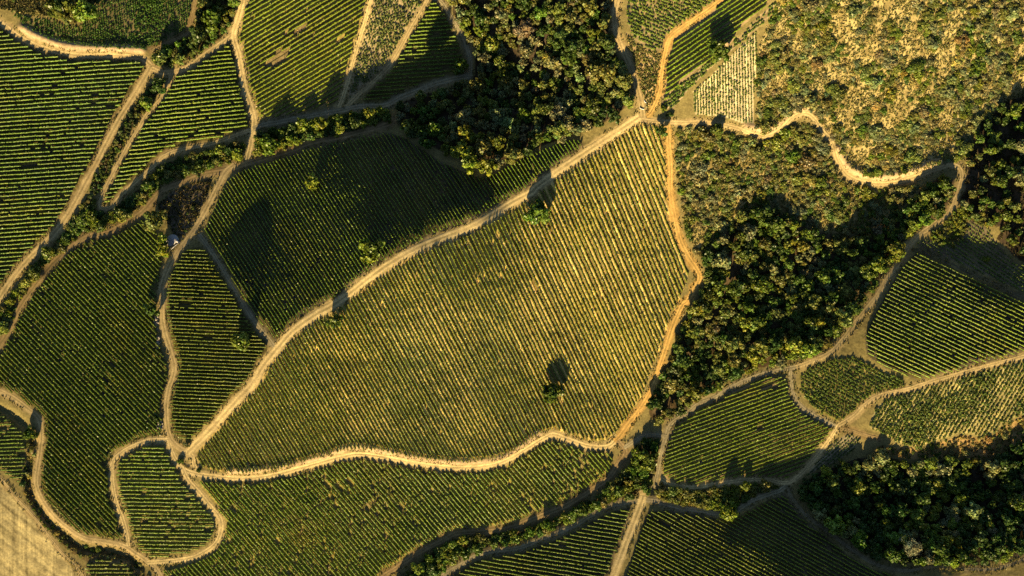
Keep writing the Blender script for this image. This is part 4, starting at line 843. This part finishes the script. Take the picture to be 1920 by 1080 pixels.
pri = {'f_white': 0, 'f_small_dots': 1}
sb = [[], [], [], 0]; nb = 0
bl.sort(key=lambda t: pri.get(t[0]['k'], 9))
for n, (f, ri, pi, x, y, vert) in enumerate(bl):
    k = n % NT; r = f['r'] * (.70 + .55 * rng.random()) * (.75 + .5 * N1(x, y, 50)); a = rng.random() * 6.283
    c = np.array(f['vc']) * (.7 + .6 * rng.random()); base = P(x, y, -.05); h = r * (.8 + .35 * rng.random())
    if nb < 300 and f['k'] in pri and 0 < x < W and 0 < y < H:
        side = 'from the west' if vert else 'from the top'
        o = link('bush_vine', BU_ME[k], loc=base, label=f"{ordinal(pi + 1)} bush down the {ordinal(ri + 1)} rank {side}, {f['ph']}", category='bush vine', group='bush vines planted in ranks')
        o.scale = (r, r, h); o.rotation_euler = (0, 0, a); o.color = (*c, 1); nb += 1
    else:
        v, F_, cc = BU[k]
        sb[0].append(rot2(v, a, r, h) + base); sb[1].append(F_ + sb[3]); sb[2].append(cc * c); sb[3] += len(v)
link('bush_vines', mesh_from('bush_vines', np.vstack(sb[0]), np.vstack(sb[1]), np.vstack(sb[2]), M_VINE), kind='stuff', label='single bush vines filling the dotted blocks', category='bush vines')
print('bush', nb, len(bl))

# ------------------------------------------------------------------ small built things
def box(x0, x1, y0, y1, z0, z1):
    v = np.array([(x, y, z) for z in (z0, z1) for (x, y) in ((x0, y0), (x1, y0), (x1, y1), (x0, y1))], float)
    return v, np.array([(3, 2, 1, 0), (4, 5, 6, 7), (0, 1, 5, 4), (1, 2, 6, 5), (2, 3, 7, 6), (3, 0, 4, 7)])
def bevel(me, w):
    import bmesh
    bm = bmesh.new(); bm.from_mesh(me); bmesh.ops.bevel(bm, geom=bm.edges[:], offset=w, segments=2, affect='EDGES'); bm.to_mesh(me); bm.free()
cv = link('concrete_culvert', None, loc=P(324., 457.), label='grey curved concrete culvert apron beside the winding road', category='culvert')
arc = np.linspace(math.radians(200), math.radians(20), 15); Vs = []; 
for a in arc: Vs += [(4.2 * math.cos(a) * .95, 4.6 * math.sin(a) + 1.2, .45), (4.2 * math.cos(a) * .95, 4.6 * math.sin(a) + 1.2, -1.5), (.6 * math.cos(a) - .5, -1.5 + .4 * math.sin(a), .40), (.6 * math.cos(a) - .5, -1.5 + .4 * math.sin(a), -1.5)]
Fs = []
for k in range(len(arc) - 1):
    b = 4 * k; Fs += [(b, b + 4, b + 6, b + 2), (b, b + 1, b + 5, b + 4), (b + 2, b + 6, b + 7, b + 3), (b + 1, b + 3, b + 7, b + 5)]
Fs += [(0, 2, 3, 1), (4 * 14, 4 * 14 + 1, 4 * 14 + 3, 4 * 14 + 2)]
link('apron', mesh_from('apron', np.array(Vs), np.array(Fs), None, M_CONC), cv)
wl = mesh_from('parapet', *box(-3.6, 3.6, -.16, .16, -1.2, 1.0), None, M_CONC); bevel(wl, .04)
o = link('parapet', wl, cv); o.location = (1.9, -1.2, 0); o.rotation_euler = (0, 0, math.radians(42))
bk = mesh_from('headwall', *box(-.5, .5, -.6, .6, -1.0, 1.0), None, M_WHITE); bevel(bk, .06)
o = link('headwall', bk, cv, label='white block-shaped headwall'); o.location = (3.0, 1.3, 0); o.rotation_euler = (0, 0, math.radians(40))
for (x, y, ang, ln, lab) in ((1209., 191.5, -48, 1.1, 'short white culvert headwall on the upper side of the junction'), (1203., 204.5, -20, 1.5, 'longer white curved culvert headwall at the junction mouth')):
    t = np.linspace(-1, 1, 9); V_ = []
    for q in t: V_ += [(q * ln, .35 * q * q - .13, -.6), (q * ln, .35 * q * q + .13, -.6), (q * ln, .35 * q * q + .13, .6), (q * ln, .35 * q * q - .13, .6)]
    Fh = []
    for k in range(8):
        b = 4 * k; Fh += [(b + s, b + (s + 1) % 4, b + 4 + (s + 1) % 4, b + 4 + s) for s in range(4)]
    Fh += [(3, 2, 1, 0), (32, 33, 34, 35)]
    me = mesh_from('culvert_headwall', np.array(V_), np.array(Fh), None, M_WHITE)
    o = link('culvert_headwall', me, loc=P(x, y), label=lab, category='headwall', group='white culvert headwalls'); o.rotation_euler = (0, 0, math.radians(ang))
def heap(seed, n, sx, sy):
    r = np.random.default_rng(seed); VS, FS, m = [], [], 0
    for _ in range(n):
        v, f = box(-1, 1, -1, 1, -1, 1); s = .22 + .38 * r.random()
        v = v * s * (.6 + .8 * r.random((8, 3))); a = r.random() * 6.28; v = rot2(v, a, 1, 1) + (r.normal() * sx, r.normal() * sy, .25 * r.random())
        VS.append(v); FS.append(f + m); m += 8
    return np.vstack(VS), np.vstack(FS)
for (x, y, s, lab) in ((293.5, 603., 3, 'small pile of pale stones beside the dark tree on the winding road'), (297., 642., 4, 'long pile of pale stones at the row ends by the winding road'), (301., 800., 5, 'pale stones along the row ends just above the junction')):
    link('stone_pile', mesh_from('stone_pile', *heap(s, 34, .7, 2.0), None, M_STONE), loc=P(x, y), label=lab, category='stone pile', group='stone piles by the winding road')

# ------------------------------------------------------------------ camera, sun, sky
cam = bpy.data.cameras.new('camera'); co = bpy.data.objects.new('camera', cam); C.objects.link(co)
co.location = (0, 0, HC); co.rotation_euler = (0, 0, 0)
cam.sensor_fit = 'HORIZONTAL'; cam.sensor_width = 36; cam.lens = 36 * HC / (W * S); cam.clip_end = 30000; cam.clip_start = 1
bpy.context.scene.camera = co
el, az = math.radians(SUN_EL), math.radians(SUN_TILT)
sun = bpy.data.lights.new('sun', 'SUN'); sun.energy = 5.0; sun.angle = math.radians(.5); sun.color = (1.0, .77, .43)
so = bpy.data.objects.new('sun', sun); C.objects.link(so)
d = Vector((math.sin(az) * math.cos(el), math.cos(az) * math.cos(el), -math.sin(el)))
so.rotation_euler = d.to_track_quat('-Z', 'Y').to_euler(); so.location = (0, 0, 900)
wd = bpy.data.worlds.new('World'); bpy.context.scene.world = wd; wd.use_nodes = True
nt = wd.node_tree; bg = nt.nodes['Background']; sky = nt.nodes.new('ShaderNodeTexSky'); sky.sky_type = 'NISHITA'; sky.sun_disc = False
sky.sun_elevation = el; sky.sun_rotation = math.atan2(-d.x, -d.y)
sky.air_density = .55; sky.dust_density = .3; sky.altitude = 600
nt.links.new(sky.outputs[0], bg.inputs[0]); bg.inputs[1].default_value = .05
vs = bpy.context.scene.view_settings; vs.view_transform = 'Standard'; vs.look = 'None'; vs.gamma = 1; vs.exposure = 1.62
sc = bpy.context.scene; sc.render.engine = 'CYCLES'; sc.cycles.max_bounces = 5; sc.cycles.diffuse_bounces = 2; sc.cycles.transmission_bounces = 2; sc.cycles.use_denoising = False
